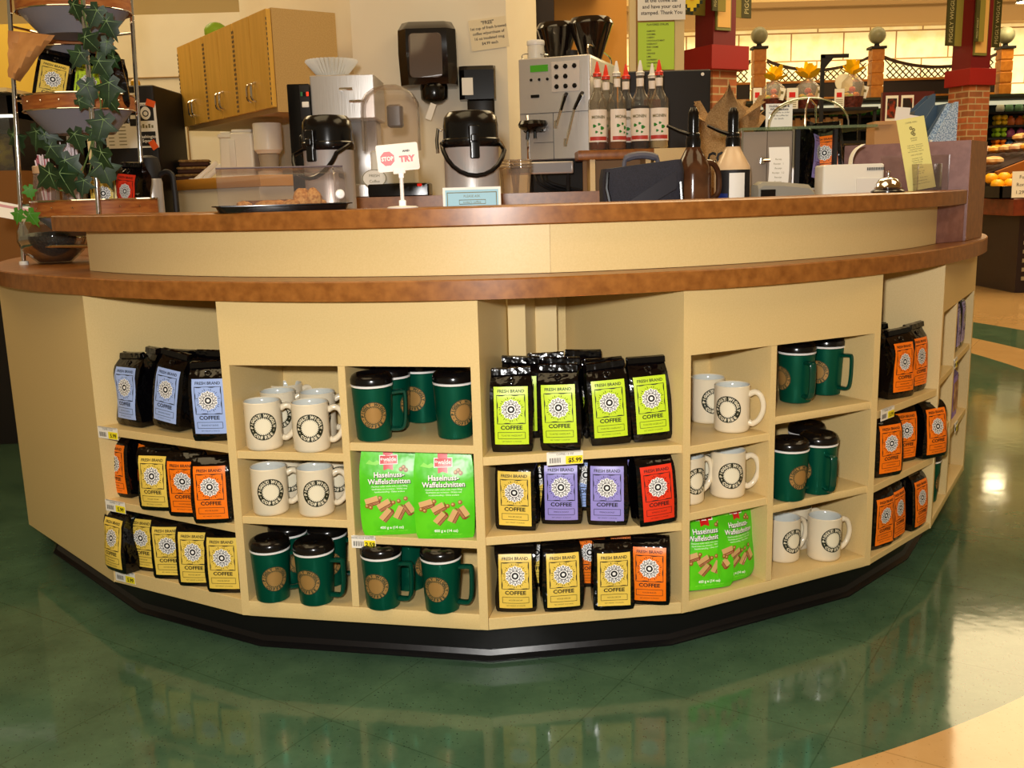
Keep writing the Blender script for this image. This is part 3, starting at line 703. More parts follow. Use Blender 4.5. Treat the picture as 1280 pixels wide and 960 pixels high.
# ================================================================ wafer bags
WGREEN = mat('wafer_bag_green', (96,214,28), .32, c2=(78,196,20), scale=14, bump=.12, bscale=30)
WRED = mat('wafer_red', (208,22,26), .3); WTAN = mat('wafer_tan', (214,170,112), .4); WCHOC = mat('wafer_choc', (134,62,34), .4); WNUT = mat('nut_brown', (150,96,36), .4)
WDARK = mat('wafer_dark_outline', (26,60,18), .5); WLT = mat('wafer_light_green', (140,226,70), .3)
WS = [BagShape(3, .132, .062, .198, .0010, True), BagShape(8, .132, .062, .198, .0016, True), BagShape(14, .126, .064, .184, .0045, True)]
WC = {}
def wafer(p, rz, var, label, tilt=(0,0)):
    sh = WS[var]; p = (p[0], p[1], p[2] + abs(sin(tilt[1]))*.066 + abs(sin(tilt[0]))*.033 + .0004); o = empty('wafer_bag', p, rz, label, 'wafer bag', 'green hazelnut wafer bags'); o.rotation_euler = (*tilt, rz)
    sh.body(MB()).build('foil_bag', WGREEN, o)
    d = MB(); up = lambda cx, cy, off=.0012: (lambda x, y: sh.on(cx+x, cy+y, off))
    def pol(pts, m, off=.0010): 
        c = (sum(q[0] for q in pts)/len(pts), sum(q[1] for q in pts)/len(pts)); n = len(pts)
        d.add([sh.on(x, z, off) for x, z in pts] + [sh.on(*c, off)], [(i, (i+1) % n, n) for i in range(n)], m)
    pol([(-.012,.196),(.010,.196),(.010,.150),(-.001,.154),(-.012,.150)], 1)
    pol([(-.021,.184),(.021,.184),(.021,.163),(-.021,.163)], 2, .0014); pol([(-.019,.182),(.019,.182),(.019,.165),(-.019,.165)], 1, .0018)
    d.text('walde', .0125, 2, fn=up(.003,.175,.0023), bold=.03)
    disc(d, (-.0155,.1755), .0012, .0026, 12, 2, lambda x, y: sh.on(x, y, .0023))
    d.text('feine waffeln', .0042, 2, fn=up(0,.1685,.0023))
    pol([(-.052,.166),(-.044,.174),(-.036,.168),(-.026,.173),(-.016,.166),(-.03,.162)], 7)
    for i, s in enumerate(('Haselnuss-', 'Waffelschnitten')):
        z = (.141, .126)[i]; sz = (.0165, .0165)[i]; sx = (.98, .92)[i]
        d.text(s, sz, 6, fn=up(.0012, z-.0012, .0013), bold=.05, sx=sx); d.text(s, sz, 2, fn=up(0, z, .0018), bold=.02, sx=sx)
    for i, s in enumerate(('Hazelnut wafer sticks with cream filling', 'Gaufrettes aux noisettes - Wafels met', 'hazelnootvulling - Oblea avellana')):
        d.text(s, .0052, 2, fn=up(0, .1145-.0062*i))
    def stick(cx, cz, a, l=.030, w=.012):
        ca, sa = cos(a), sin(a); q = lambda x, y: (cx+x*ca-y*sa, cz+x*sa+y*ca)
        pol([q(-l/2,-w/2), q(l/2,-w/2), q(l/2,w/2), q(-l/2,w/2)], 3, .0014)
        pol([q(-l/2,-w/2), q(-l/2+.001,-w/2-.008), q(l/2+.001,-w/2-.008), q(l/2,-w/2)], 4, .0012)
        for k in (-.3, .1): pol([q(-l/2,-w/2-.003+k*.006), q(l/2,-w/2-.003+k*.006), q(l/2,-w/2-.0038+k*.006), q(-l/2,-w/2-.0038+k*.006)], 3, .0016)
        pol([q(l/2,-w/2), q(l/2+.001,-w/2-.008), q(l/2+.005,-w/2-.003), q(l/2+.004,w/2)], 4, .0012)
    stick(-.042,.084,R(16)); stick(-.015,.074,R(28)); stick(-.012,.050,R(48)); stick(.018,.054,R(62)); stick(.045,.064,R(-58), .026)
    for x, z in ((-.052,.070),(-.044,.067),(-.022,.088),(.008,.077),(.020,.080),(.036,.085),(.028,.152),(.034,.156),(.039,.150)):
        disc(d, (x,z), 0, .0052, 12, 5, lambda a, b: sh.on(a, b, .0017)); disc(d, (x-.001,z+.001), 0, .0024, 10, 3, lambda a, b: sh.on(a, b, .0021))
    d.text('400 g e (14 oz)', .0088, 2, fn=up(.002,.019), bold=.02); d.text('NETTO - NET WEIGHT - POIDS NET', .0045, 7, fn=up(.002,.010))
    d.keep = True
    d.build('printed_front', [WGREEN, WRED, WINK, WTAN, WCHOC, WNUT, WDARK, WLT], o)
    return o
def waferpx(px, py, z, phi, var, label, tilt=(0,0), back=0):
    f = onz(px, py, z); rz = rot_to_cam(f.x, f.y, phi); n = V2(-sin(rz), cos(rz)); r = V2(f.x, f.y).normalized()*back
    return wafer((f.x+n.x*.031+r.x, f.y+n.y*.031+r.y, z), rz, var, label, tilt)
waferpx(483,669, .321, 6, 0, 'upright green wafer bag on the left of its cubby, next to the divider')
waferpx(557,673.5, .321, 5, 1, 'upright green wafer bag on the right of its cubby, beside the first')
waferpx(886,738, .135, -24, 2, 'green wafer bag in front at the bottom of the right cabinet, front print showing', (R(-3),0))
waferpx(920,731, .135, -50, 2, 'crumpled green wafer bag turned sideways at the bottom of the right cabinet', (R(2),R(5)), .012)
# ================================================================ price tags on shelf edges
TAGW, TAGY = mat('tag_white', (238,234,222), .5), mat('tag_yellow', (244,226,30), .5)
def price(px, py, kk, zmid, price_, label, w=.075, h=.03, small='COFFEE 12 OZ'):
    p0, L, rz, n = frame(K[kk[0]], K[kk[1]]); r = ray(px, py); t = (n.dot(p0))/(n.dot(V2(r.x, r.y))); q = r*t
    o = MB(); o.box(-w/2, w/2, -.0012, -.0004, -h/2, h/2, 0); o.box(w*.02, w/2-.001, -.0016, -.0012, -h/2+.001, h*.14, 1)
    M_ = TR(0, -.0018, 0, rx=R(90))
    o.text(price_, .0135, 2, TR(w*.27, -.0019, -h*.17, rx=R(90)), bold=.03); o.text(small, .006, 2, TR(0, -.0015, h*.32, rx=R(90)))
    for k in range(9): o.box(-w*.42+k*.0028, -w*.42+k*.0028+(.0008 if k % 2 else .0016), -.0015, -.0012, -h*.34, h*.05, 2)
    o.box(-w*.45, w*.45, -.0012, .002, h/2-.003, h/2, 0)
    ob = o.build('price_tag', [TAGW, TAGY, INK], None, loc=(q.x, q.y, zmid), rz=rz)
    ob.location.x -= n.x*.0008; ob.location.y -= n.y*.0008
    return tag(ob, label, 'price tag', 'price tags on the shelf edges')
price(136,545, 'ab', .516, '5.99', 'price tag on the edge below the blue labelled coffee bags')
price(145,634, 'ab', .322, '5.99', 'price tag on the left bay shelf edge below the orange labelled bags')
price(158,728, 'ab', .132, '5.99', 'price tag at the foot of the left bay below the yellow labelled bags')
price(706,571, 'cd', .503, '$5.99', 'price tag on the edge below the lime labelled coffee bags', w=.082)
price(455,679, 'bc', .308, '2.59', 'yellow and white price tag under the upright wafer bags', w=.058, small='HASELNUSS WAFFELN')
price(1109,511, 'ef', .503, '5.99', 'price tag below the wrinkled orange bag on the right top shelf edge', w=.075)
price(1194,455, 'fg', .54, '5.99', 'price tag below the lavender bags in the far right cubbies', w=.06)
price(1195,528, 'fg', .32, '3.99', 'price tag below the purple cartons in the far right cubbies', w=.06)
# purple gable cartons in the far right cubby
PURP = mat('purple_card', (112,84,196), .4, c2=(128,104,206), scale=60); DPUR = mat('dark_purple_card', (62,38,120), .4); PHOTO = mat('carton_picture', (120,70,50), .5, c2=(190,150,110), scale=24, lo=.4, hi=.6)
for i, u in enumerate((.36, .50)):
    q = inF(u, .06); o = empty('gable_carton', (q.x, q.y, .3306), nF[2], ('purple gable topped carton nearest us in the far right cubby', 'purple gable topped carton farther along in the far right cubby')[i], 'carton', 'purple cartons')
    MB().prism(rrect(-.05,.05,-.04,.04,.003,2), 0, .135).build('carton_body', PURP, o)
    MB().add([(-.05,-.04,.135),(.05,-.04,.135),(.05,.04,.135),(-.05,.04,.135),(-.05,0,.172),(.05,0,.172)], [(0,1,5,4),(2,3,4,5),(1,2,5),(3,0,4),(3,2,1,0)]).build('gable_top', DPUR, o)
    MB().box(-.042,.042,-.0412,-.0402,.02,.115,0).build('picture_panel', PHOTO, o)
# ================================================================ things on the raised counter
ZU, ZL = 1.0565, .909
CLEAR = clear('clear_plastic', (246,242,240), .035)
GLASS = clear('clear_glass', (235,238,230), .06, .02)
COOKIE = mat('baked_cookie', (206,152,84), .8, c2=(170,112,52), scale=120, bump=.4, bscale=150)
RED = mat('sign_red', (214,38,34), .4); CARD = mat('white_card', (240,236,226), .5)
def pastry():
    p = onR(352, 1.49); rz = atan2(-p.x, p.y) + R(3)
    o = empty('pastry_case', (p.x, p.y, ZU), rz, 'low clear plastic pastry case on a black tray at the left of the raised counter', 'pastry case')
    t = MB(); t.loft([[(*q, z) for q in rrect(-.148*s, .148*s, -.075*s, .075*s, .02)] for z, s in ((0,.96),(.002,.97),(.012,1.0),(.0135,1.06),(.0155,1.06),(.0155,1.02),(.008,.98),(.008,.5))]).build('tray', BLACKP, o)
    w = .142; prof = [(-.068,.016),(-.066,.05),(-.052,.082),(-.03,.098),(.03,.098),(.06,.085),(.068,.05),(.068,.016)]
    m = MB(); k = .0018
    outer = lambda x, g: [(x, y*(1-g), .016+(z-.016)*(1-g*.6)) for y, z in prof]
    m.loft([outer(-w,.0), outer(-w+.004,0), outer(.118,0)], 0, None, True, False)
    m.loft([outer(.120,0), outer(w,0)], 0, None, False, True)
    m.build('clear_lid', CLEAR, o)
    MB().tube([(.119, y, z) for y, z in prof], .0022, 6).build('lid_seam', CLEAR, o)
    MB().tube([(-w, prof[3][0], .099), (w, prof[3][0], .099)], .002, 6).build('lid_ridge', mat('smoky_plastic', (90,80,88), .1), o)
    MB().lathe([(1e-5,0),(.009,0),(.011,.003),(.009,.006),(1e-5,.007)], 16, 0, TR(.128,-.068,.035, rx=R(90))).build('knob', WHITEP, o)
    c, s_ = cos(rz), sin(rz)
    rr = random.Random(4)
    for i, (x, y, sz, lift) in enumerate(((-.085,-.01,.020,0),(-.035,-.02,.030,0),(-.008,.012,.027,0),(.02,-.025,.022,0),(.048,.0,.022,.004),(.072,-.012,.020,.004),(.09,.02,.016,0))):
        wx, wy = p.x + x*c - y*s_, p.y + x*s_ + y*c
        big = i in (4, 5); m = MB()
        m.lathe([(1e-5,0),(sz*.9,0),(sz,.004 + .016*big),(sz*.8,.011 + .022*big),(sz*.4,.015 + .024*big),(1e-5,.016 + .024*big)], 14)
        m.v = [(a*(1+rr.uniform(-.12,.12)), b*(1+rr.uniform(-.12,.12)), cc*(1+rr.uniform(-.1,.1))) for a, b, cc in m.v]
        tag(m.build('pastry', COOKIE, None, loc=(wx, wy, ZU+.0092), rz=i), ('small golden cookie at the left end inside the clear case', 'large flat cookie left of centre in the clear case', 'flat cookie behind the large one in the clear case', 'flat cookie in front at the middle of the clear case',
            'tall muffin shaped pastry right of centre in the clear case', 'tall pastry nearest the seam of the clear case', 'small pastry at the right end behind the white knob of the case')[i], 'pastry', 'pastries in the clear case')
pastry()
def stop_sign():
    p = onR(503, 1.49); rz = atan2(-p.x, p.y)
    o = empty('counter_sign', (p.x, p.y, ZU), rz, 'small white stand-up sign reading STOP and TRY on the raised counter', 'sign')
    MB().lathe([(1e-5,0),(.035,0),(.036,.002),(.030,.004),(1e-5,.006)], 28).build('base', WHITEP, o)
    m = MB(); m.tube([(0,0,.004),(0,0,.085)], .0045, 12); m.rbox(-.008,.008,-.006,.006,.004,.018,.003); m.rbox(-.006,.006,-.005,.005,.066,.078,.002); m.build('post', WHITEP, o)
    M_ = TR(-.006,0,.112, ry=R(-4))
    c = MB(); c.prism(rrect(-.047,.047,-.030,.030,.005), -.002, .002, 0, M_ @ TR(rx=R(90)), .0006); c.rbox(-.014,.014,-.004,.004,-.036,-.026,.002,0,M_); c.build('card', CARD, o)
    g = MB(); q = M_ @ TR(0,-.0022,0, rx=R(90))
    oc = [(-.023+.0165*cos(pi/8+i*pi/4), -.001+.0165*sin(pi/8+i*pi/4), .0002) for i in range(8)]
    g.poly(oc, 0, q); g.text('STOP', .0125, 1, q @ TR(-.023,-.001,.0006), bold=.04, sx=.88)
    g.text('AND', .006, 2, q @ TR(.02,.013,.0003), bold=.05, sx=1.2); g.text('TRY', .018, 0, q @ TR(.021,-.004,.0003), bold=.06, sx=1.0)
    g.keep = True; g.build('lettering', [RED, CARD, INK], o)
stop_sign()
p = onR(1109, 1.50); o = empty('call_bell', (p.x, p.y, ZU), 0, 'chrome call bell on a black base at the right end of the raised counter', 'bell')
MB().lathe([(1e-5,0),(.043,0),(.043,.004),(.036,.009),(1e-5,.010)], 32).build('base', BLACKP, o)
MB().lathe([(.034,.011),(.035,.013),(.032,.024),(.024,.034),(.012,.039),(1e-5,.040)], 32).build('dome', CHROME, o)
MB().lathe([(.0025,.039),(.0025,.052),(.005,.0525),(.0055,.056),(1e-5,.057)], 16).build('plunger', CHROME, o)
p = onR(1147, 1.49); rz = R(14)
o = empty('brochure_holder', (p.x, p.y, ZU), rz, 'clear acrylic leaflet holder standing at the right end of the raised counter', 'leaflet holder')
m = MB(); m.box(-.125,.10,.0,.003,0,.10); m.box(-.03,.05,-.035,-.032,.002,.075); m.box(-.03,-.027,-.035,0,.002,.075); m.box(.047,.05,-.035,0,.002,.075); m.box(-.03,.05,-.035,0,0,.003)
m.build('acrylic_sheet', CLEAR, o)
YEL = mat('pale_yellow_paper', (240,234,150), .6); INK2 = mat('grey_brown_print', (120,112,70), .6)
q = V2(p.x, p.y) + V2(sin(rz), -cos(rz))*.018
m = MB(); M_ = TR(0,0,.004, rx=R(-9), ry=R(-8))
m.box(-.045,.045,-.0006,.0006,0,.205,0,M_)
T = M_ @ TR(0,-.001,0, rx=R(90))
rr = random.Random(2)
m.text('COFFEE MENU', .006, 1, T @ TR(0,.192,0))
for i, (cx, cy) in enumerate(((-.004,.176),(.004,.17),(-.002,.162),(.003,.158))): disc(m, (0,0), .002, .005, 12, 1, lambda x, y, cx=cx, cy=cy: T @ Vector((cx+x, cy+y, 0)))
for i, (s, z) in enumerate((('ESPRESSO',.147),('DRINKS',.141),('Cafe Latte  Cappuccino',.128),('Cafe Mocha  Americano',.122),('Caramel Macchiato',.116),('Hot Chocolate  Steamer',.110),('ICED & FROZEN',.100),('Iced Latte  2.59',.090),('Iced Mocha  2.89',.084),('Frozen Mocha',.078),('Italian Soda',.072),('TEA & MORE',.062),('Chai Latte  2.49',.052),('Hot Tea  .99',.046),('COFFEE  12 oz  16 oz',.034),('Fresh Brewed Daily',.026),('Whole Bean by the Pound',.018))):
    m.text(s, .0052, 1, T @ TR(0,z,0))
tag(m.build('menu_card', [YEL, INK2], None, loc=(q.x, q.y, ZU), rz=rz), 'tall pale yellow menu card leaning in the clear leaflet holder', 'menu card')
# ================================================================ inside the ring: lower ledge z .909
def airpot(px, Y, r, zb, label, rz, sx=1):
    x = xat(px, Y); o = empty('coffee_airpot', (x, Y, zb), rz, label, 'airpot', 'steel coffee airpots')
    h = .292
    MB().lathe([(1e-5,.001),(r*.96,.001),(r*.98,.004),(r*.98,.02),(r*.96,.022),(r*.96,h),(r*.98,h+.002),(1e-5,h+.003)], 40).build('steel_body', STEEL, o)
    MB().lathe([(r*.97,h),(r*1.01,h+.004),(r*1.01,h+.02),(r*.97,h+.023),(r*.96,h+.055),(r*.92,h+.076),(r*.80,h+.088),(r*.77,h+.090),(r*.70,h+.085),(r*.68,h+.091),(r*.3,h+.094),(1e-5,h+.094)], 40).build('pump_head', BLACKP, o)
    m = MB(); m.rbox(-.014,.014,-r*1.12,-r*.9,h+.0,h+.052,.004); m.rbox(-.012,.012,-r*1.14,-r*.9,h-.03,h+.012,.004); m.rbox(-.010,.010,-r*1.22,-r*1.0,h+.012,h+.03,.004); m.build('spout', BLACKP, o)
    pts = [(-r*1.02,0,h+.012)] + [(-r*1.08*cos(a), -r*.55*sin(a)-.01, h+.012-.085*sin(a)) for a in [pi*k/12 for k in range(1,12)]] + [(r*1.02,0,h+.012)]
    MB().tube([(a, b - r*.55*(1 if 0 < i < 12 else 0), c) for i, (a, b, c) in enumerate(pts)], .006, 8).build('carry_handle', BLACKP, o)
    l = MB(); l.tube([(-r*.98,.01,h+.045),(-r*1.12,.01,h+.05),(-r*1.18,.01,h+.02),(-r*1.16,.01,h-.012)], .0045, 8); l.build('latch', CHROME, o)
    return o
a2 = airpot(591, 2.62, .0745, .909, 'steel and black coffee airpot at the middle, blue notice propped under its handle', .15)
a1 = airpot(414, 2.72, .070, .916, 'steel and black coffee airpot behind the pastry case', -.5)
# blue notice propped in front of the airpot
NB = mat('pale_blue_paper', (160,204,222), .6)
x = xat(590, 2.47); m = MB(); M_ = TR(0,0,.002, rx=R(-6))
m.box(-.072,.072,-.0008,.0008,0,.19,0,M_); m.box(-.066,.066,-.0012,-.0008,.006,.184,1,M_); T = M_ @ TR(0,-.0016,0, rx=R(90))
for a in ((-.062,.176,.062,.178),(-.062,.01,-.060,.178),(.060,.01,.062,.178),(-.032,.158,.034,.1595),(-.032,.148,.034,.1495),(-.032,.148,-.031,.1595),(.033,.148,.034,.1595)): m.add([(a[0],a[1],0),(a[2],a[1],0),(a[2],a[3],0),(a[0],a[3],0)], [(0,1,2,3)], 2, T)
m.text('PLEASE ASK', .008, 2, T @ TR(0,.168,0)); m.text('today\'s coffee', .008, 2, T @ TR(0,.1535,0))
for k in range(9): m.text('fresh brewed coffee by the cup', .0062, 2, T @ TR(0,.138-.013*k,0))
tag(m.build('paper_notice', [CARD, NB, INK2], None, loc=(x, 2.46, .909), rz=R(2)), 'pale blue notice sheet propped below the middle airpot handle', 'notice')
# steel thermos at left
x = xat(190, 3.3); o = empty('thermos_jug', (x, 3.3, ZL), R(-10), 'slim steel thermos jug with black handle behind the left of the counter', 'thermos')
MB().lathe([(1e-5,0),(.036,0),(.037,.003),(.037,.24),(.034,.252),(1e-5,.253)], 32).build('steel_body', STEEL, o)
MB().lathe([(.034,.251),(.0365,.254),(.036,.29),(.030,.318),(.012,.326),(1e-5,.327)], 32).build('lid', BLACKM, o)
MB().tube(catmull([(.034,0,.262),(.058,0,.272),(.078,0,.262),(.082,0,.23),(.082,0,.14),(.079,0,.115)], 4), .0085, 8).build('handle', BLACKM, o)
# black shoulder bag
NAV = mat('black_nylon', (30,29,38), .75, c2=(38,37,48), scale=300, bump=.15, bscale=500); STRAP = mat('nylon_strap', (34,33,42), .6)
x0, x1 = xat(752, 2.62), xat(856, 2.62); zt = zat(800, 205, 2.62); xm = (x0+x1)/2; w = (x1-x0)/2; h = zt-ZL
o = empty('shoulder_bag', (xm, 2.66, ZL), R(4), 'black nylon shoulder bag lying behind the raised counter, strap across its front', 'bag')
m = MB(); rings = []
for k in range(9):
    t = k/8; z = h*t; g = 1 - .02*sin(pi*t) - (.05 if k == 8 else 0); dy = .055*(1-.25*t) * (.9 if k == 8 else 1)
    rings.append([(a, b + .004*sin(7*a/.1+t*3), z + (.010*sin(a*14) if k > 5 else 0)) for a, b in rrect(-w*g, w*g, -dy, dy, .02)])
m.loft(rings).build('bag_body', NAV, o)
m = MB()
for t0, t1 in ((0,1),):
    P = [(-w*.95 + 2*w*.98*t, -.058 - .006*sin(pi*t) - .004, h*(.28 + .58*t**.8) + .006) for t in [i/14 for i in range(13)]]
    rings = [[(a, b-.002, c+.022), (a, b-.002, c-.022), (a, b+.001, c-.022), (a, b+.001, c+.022)] for a, b, c in P]
    m.loft(rings)
m.build('shoulder_strap', STRAP, o)
m = MB(); m.tube([(-w*.42,-.066,h*.50),(-w*.28,-.068,h*.56),(-w*.22,-.068,h*.30),(-w*.38,-.066,h*.24)], .004, 6, 0, None, True); m.build('strap_buckle', BLACKP, o)
MB().tube(catmull([(-w*.42,0,h-.006),(-w*.36,0,h+.016),(0,0,h+.024),(w*.36,0,h+.016),(w*.42,0,h-.006)], 4), [.006]*4+[.010]*9+[.006]*4, 8).build('carry_handle', mat('grey_grip', (84,82,92), .6), o)
for P in ([(-w*.9,-.05,h*.92),(-w*.93,-.052,h*.75),(-w*.86,-.054,h*.6)], [(w*.86,-.05,h*.8),(w*.9,-.05,h*.55),(w*.84,-.05,h*.35)]): MB().tube(P, .005, 6).build('strap_clip', BLACKP, o)
# two pump bottles of sauce
def pumpb(px, Y, ztop_px, body, name, label, spoutdir):
    x = xat(px, Y); zt = zat(px, ztop_px, Y); H = zt - ZL; o = empty('sauce_pump_bottle', (x, Y, ZL), 0, label, 'pump bottle', 'sauce pump bottles')
    r = .050; k = H/.33
    MB().lathe([(1e-5,0),(r*.95,0),(r,.006),(r,.178*k),(r*.95,.195*k),(r*.6,.222*k),(.019,.240*k),(.018,.262*k),(1e-5,.262*k)], 28).build('bottle_body', body, o)
    MB().lathe([(.020,.240*k),(.0205,.256*k),(.018,.262*k),(.018,.270*k),(.013,.274*k),(1e-5,.274*k)], 24).build('collar', BLACKP, o)
    d = spoutdir; m = MB(); m.lathe([(1e-5,.27*k),(.0145,.271*k),(.015,.30*k),(.0145,.318*k),(.008,.329*k),(1e-5,.33*k)], 20); m.tube([(0,0,.266*k),(d*.04,-.01,.276*k),(d*.075,-.018,.289*k)], [.006,.005,.0042], 8); m.build('pump', BLACKP, o)
    return o, k, r
SAU1 = mat('dark_caramel_sauce', (96,62,38), .12, c2=(60,34,20), scale=9); SAU2 = mat('white_chocolate_sauce', (222,190,148), .2); BLU = mat('blue_label', (30,46,110), .4)
o, k, r = pumpb(866, 2.76, 134, SAU1, '', 'dark sauce bottle with black pump and loop handle beside the black bag', -1)
MB().tube(catmull([(r*.75,0,.205*k),(r*1.15,0,.200*k),(r*1.42,0,.175*k),(r*1.4,0,.135*k),(r*.97,0,.118*k)], 4), .008, 8).build('grip', SAU1, o)
o, k, r = pumpb(915, 2.80, 134, SAU2, '', 'pale sauce bottle with black pump and dark label in front of the grey cabinet', -1)
m = MB()
for a0, a1, z0, z1, mi in ((-165,-30,.03,.178*1.2,0),(-112,-62,.115,.205,1),(-112,-62,.06,.10,1),(-150,-116,.06,.15,2)):
    n = 10; vs = []
    off = .0004 if mi == 0 else .0009
    for i in range(n+1):
        a = R(a0+(a1-a0)*i/n); vs += [((r+off)*cos(a), (r+off)*sin(a), z0+.006), ((r+off)*cos(a), (r+off)*sin(a), z1+.006)]
    m.add(vs, [(2*i,2*i+2,2*i+3,2*i+1) for i in range(n)], mi)
m.build('bottle_label', [BLACKM, CARD, BLU], o)
# grey hand scanner, white register and little black post
x0, x1 = xat(941,2.72), xat(1010,2.72); zt = zat(975,227,2.72)
o = empty('card_reader', (x0, 2.70, ZL), 0, 'grey card reader with a dark screen peeping over the raised counter', 'card reader')
GR = mat('grey_plastic', (140,136,124), .45); w = x1-x0
m = MB(); m.loft([[(x_, y, z) for y, z in ((-.04,0),(.04,0),(.04,hh),(.025,hh+.006),(-.03,hh+.004),(-.04,hh-.006))] for x_, hh in ((0,zt-ZL-.012),(w*.1,zt-ZL-.004),(w*.45,zt-ZL-.006),(w*.9,zt-ZL-.014),(w,zt-ZL-.03))]).build('housing', GR, o)
MB().box(w*.04,w*.30,-.0425,-.0400,.09,zt-ZL-.02).build('screen', BLACKP, o)
x0, x1 = xat(1021,2.86), xat(1094,2.86); zt = zat(1055,206,2.86); w = x1-x0; hh = zt-ZL
o = empty('receipt_printer', (x0, 2.85, ZL), R(-4), 'white receipt printer with a curl of paper behind the bell', 'printer')
OW = mat('off_white_plastic', (226,222,210), .4)
MB().rbox(0,w,-.05,.05,0,hh,.006,0,None,.004).build('housing', OW, o)
m = MB()
for i in range(12): m.box(w*.72+i*.004, w*.72+i*.004+.002, -.0515,-.05, hh-.018, hh-.010)
m.build('vent_slots', BLACKM, o)
m = MB(); P = catmull([(w*.52,0,hh-.005),(w*.53,0,hh+.02),(w*.60,0,hh+.042),(w*.72,0,hh+.055)], 4); m.loft([[(a.x,-.02,a.z),(a.x,.02,a.z),(a.x+.0008,.02,a.z-.0008),(a.x+.0008,-.02,a.z-.0008)] for a in P]).build('paper_curl', CARD, o)
MB().box(w*.55,w*.95,-.054,-.05,.10,hh-.04).build('front_flap', OW, o)
# steel-edged glass counter case behind, holding foil bags
Y = 2.98; x0, x1, xd = xat(925,Y), xat(1092,Y), xat(990,Y); zt = zat(1000,158,Y)
o = empty('glass_display_case', (x0, Y, ZL), 0, 'glass topped display case with steel edges and grey side doors behind the counter', 'display case')
m = MB(); w = x1-x0; h = zt-ZL; wd = xd-x0
SGREY = mat('grey_door', (142,128,112), .4)
m = MB(); m.box(.006,wd*.5-.001,0,.016,0,h-.012); m.box(wd*.5+.001,wd-.004,0,.016,0,h-.012); m.build('side_door', SGREY, o)
MB().box(0,w,-.01,.30,h-.008,h).build('glass_top', clear('green_edge_glass', (225,236,215), .25, .03, (170,190,150)), o)
m = MB(); m.box(0,.006,-.004,.004,0,h-.008); m.box(wd-.003,wd+.002,-.004,.004,0,h-.008); m.box(wd+.012,wd+.026,.02,.03,0,h-.008,1); m.build('steel_post', [CHROME, BLACKM], o)
m = MB(); m.tube([(wd*.42,-.004,h*.72),(wd*.55,-.018,h*.72)], .006, 8); m.rbox(wd*.36,wd*.46,-.01,0,h*.69,h*.75,.002); m.build('door_latch', CHROME, o)
m = MB(); m.box(wd+.03,w*.78,.03,.22,h*.30,h*.46,1); m.box(wd+.03,w*.78,.02,.23,h*.46,h*.475,0); m.box(wd+.03,w*.78,.02,.23,h*.285,h*.30,0); m.build('bag_shelf', [STEEL, mat('amber_wood', (160,96,36), .4)], o)
m = MB(); m.prism([(w*.70,.01),(w*.725,.01),(w*.725,.03),(w*.70,.03)], 0, h-.01, 0, Matrix.Shear('XY', 4, (-.05, 0)) if False else None); m.build('black_strut', BLACKM, o)
m = MB(); M_ = TR(wd*.68,-.012,h*.48); 
P = [(x_, -.010*sin(pi*(z+.1)/.26) , z) for z in [-.11+.23*k/10 for k in range(11)] for x_ in (-.030+.004*sin(z*20), .030+.004*sin(z*20))]
m.add(P, [(2*k,2*k+1,2*k+3,2*k+2) for k in range(10)], 0, M_)
for k in range(14): m.text('Receipt   1.25'[: 6 + (k*5) % 8], .007, 1, M_ @ TR(0,-.013,.085-.013*k, rx=R(90)))
m.keep = True
tag(m.build('receipt_slip', [CARD, INK2], None, loc=(x0, Y, ZL)), 'long curling receipt slip taped on the grey door of the glass case', 'receipt')
for i, (fx, col) in enumerate(((.545,'lavender'),(.63,'orange'),(.72,'orange'))):
    bag((x0+w*fx, Y+(.07,.17,.08)[i], ZL+h*.477), (.9,-.1,-.5)[i], col, (0,2,3)[i], ('lavender labelled foil bag leaning inside the glass case', 'dark foil bag in the middle inside the glass case', 'orange edged foil bag at the strut inside the glass case')[i], 'coffee bags in the glass case', (0,(.15,.05,-.08)[i]))
# chrome arch rack standing on the glass top
m = MB(); xa, xb = xat(968,Y)-x0, xat(1070,Y)-x0; zz = zat(1019,119,Y)-ZL
P = [(xa+(xb-xa)*(1-cos(a))/2, .09, h + (zz-h)*sin(a)**.8) for a in [pi*k/24 for k in range(25)]]
m.tube(P, .0028, 8); P2 = [((xa+xb)/2+.045-.045*(1-cos(a))/2*2, .09-.0*a, h + (zz-h)*sin(a)**.8) for a in [pi/2*k/10 for k in range(11)]]
P3 = [((xa+xb)/2-.045+.045*sin(0), .04, h)]
m.tube([((xa+xb)/2-.03,.02,h),((xa+xb)/2-.024,.04,h+.05),((xa+xb)/2-.006,.075,zz-.006),((xa+xb)/2,.09,zz)], .0028, 8); m.tube([((xa+xb)/2,.09,zz),((xa+xb)/2+.03,.12,zz-.02),((xa+xb)/2+.045,.16,h)], .0028, 8)
tag(m.build('wire_arch_rack', CHROME, None, loc=(x0, Y, ZL)), 'chrome wire arch rack standing on the glass display case', 'rack')
# ================================================================ service block in the middle of the island
ZS = 1.08
o = empty('service_counter', (0, 3.5, 0), 0, 'inner service counter of the coffee bar carrying brewers and espresso machine', 'counter')
SP = [(-.93,0),(.95,0),(.95,1.22),(.02,1.22),(.02,.72),(-.93,.72)]
MB().prism([(-.90,.03),(.92,.03),(.92,1.19),(.05,1.19),(.05,.69),(-.90,.69)], 0, ZS-.041).build('carcass', MAPLE, o)
MB().prism(SP, ZS-.04, ZS).build('worktop', BROWN, o)
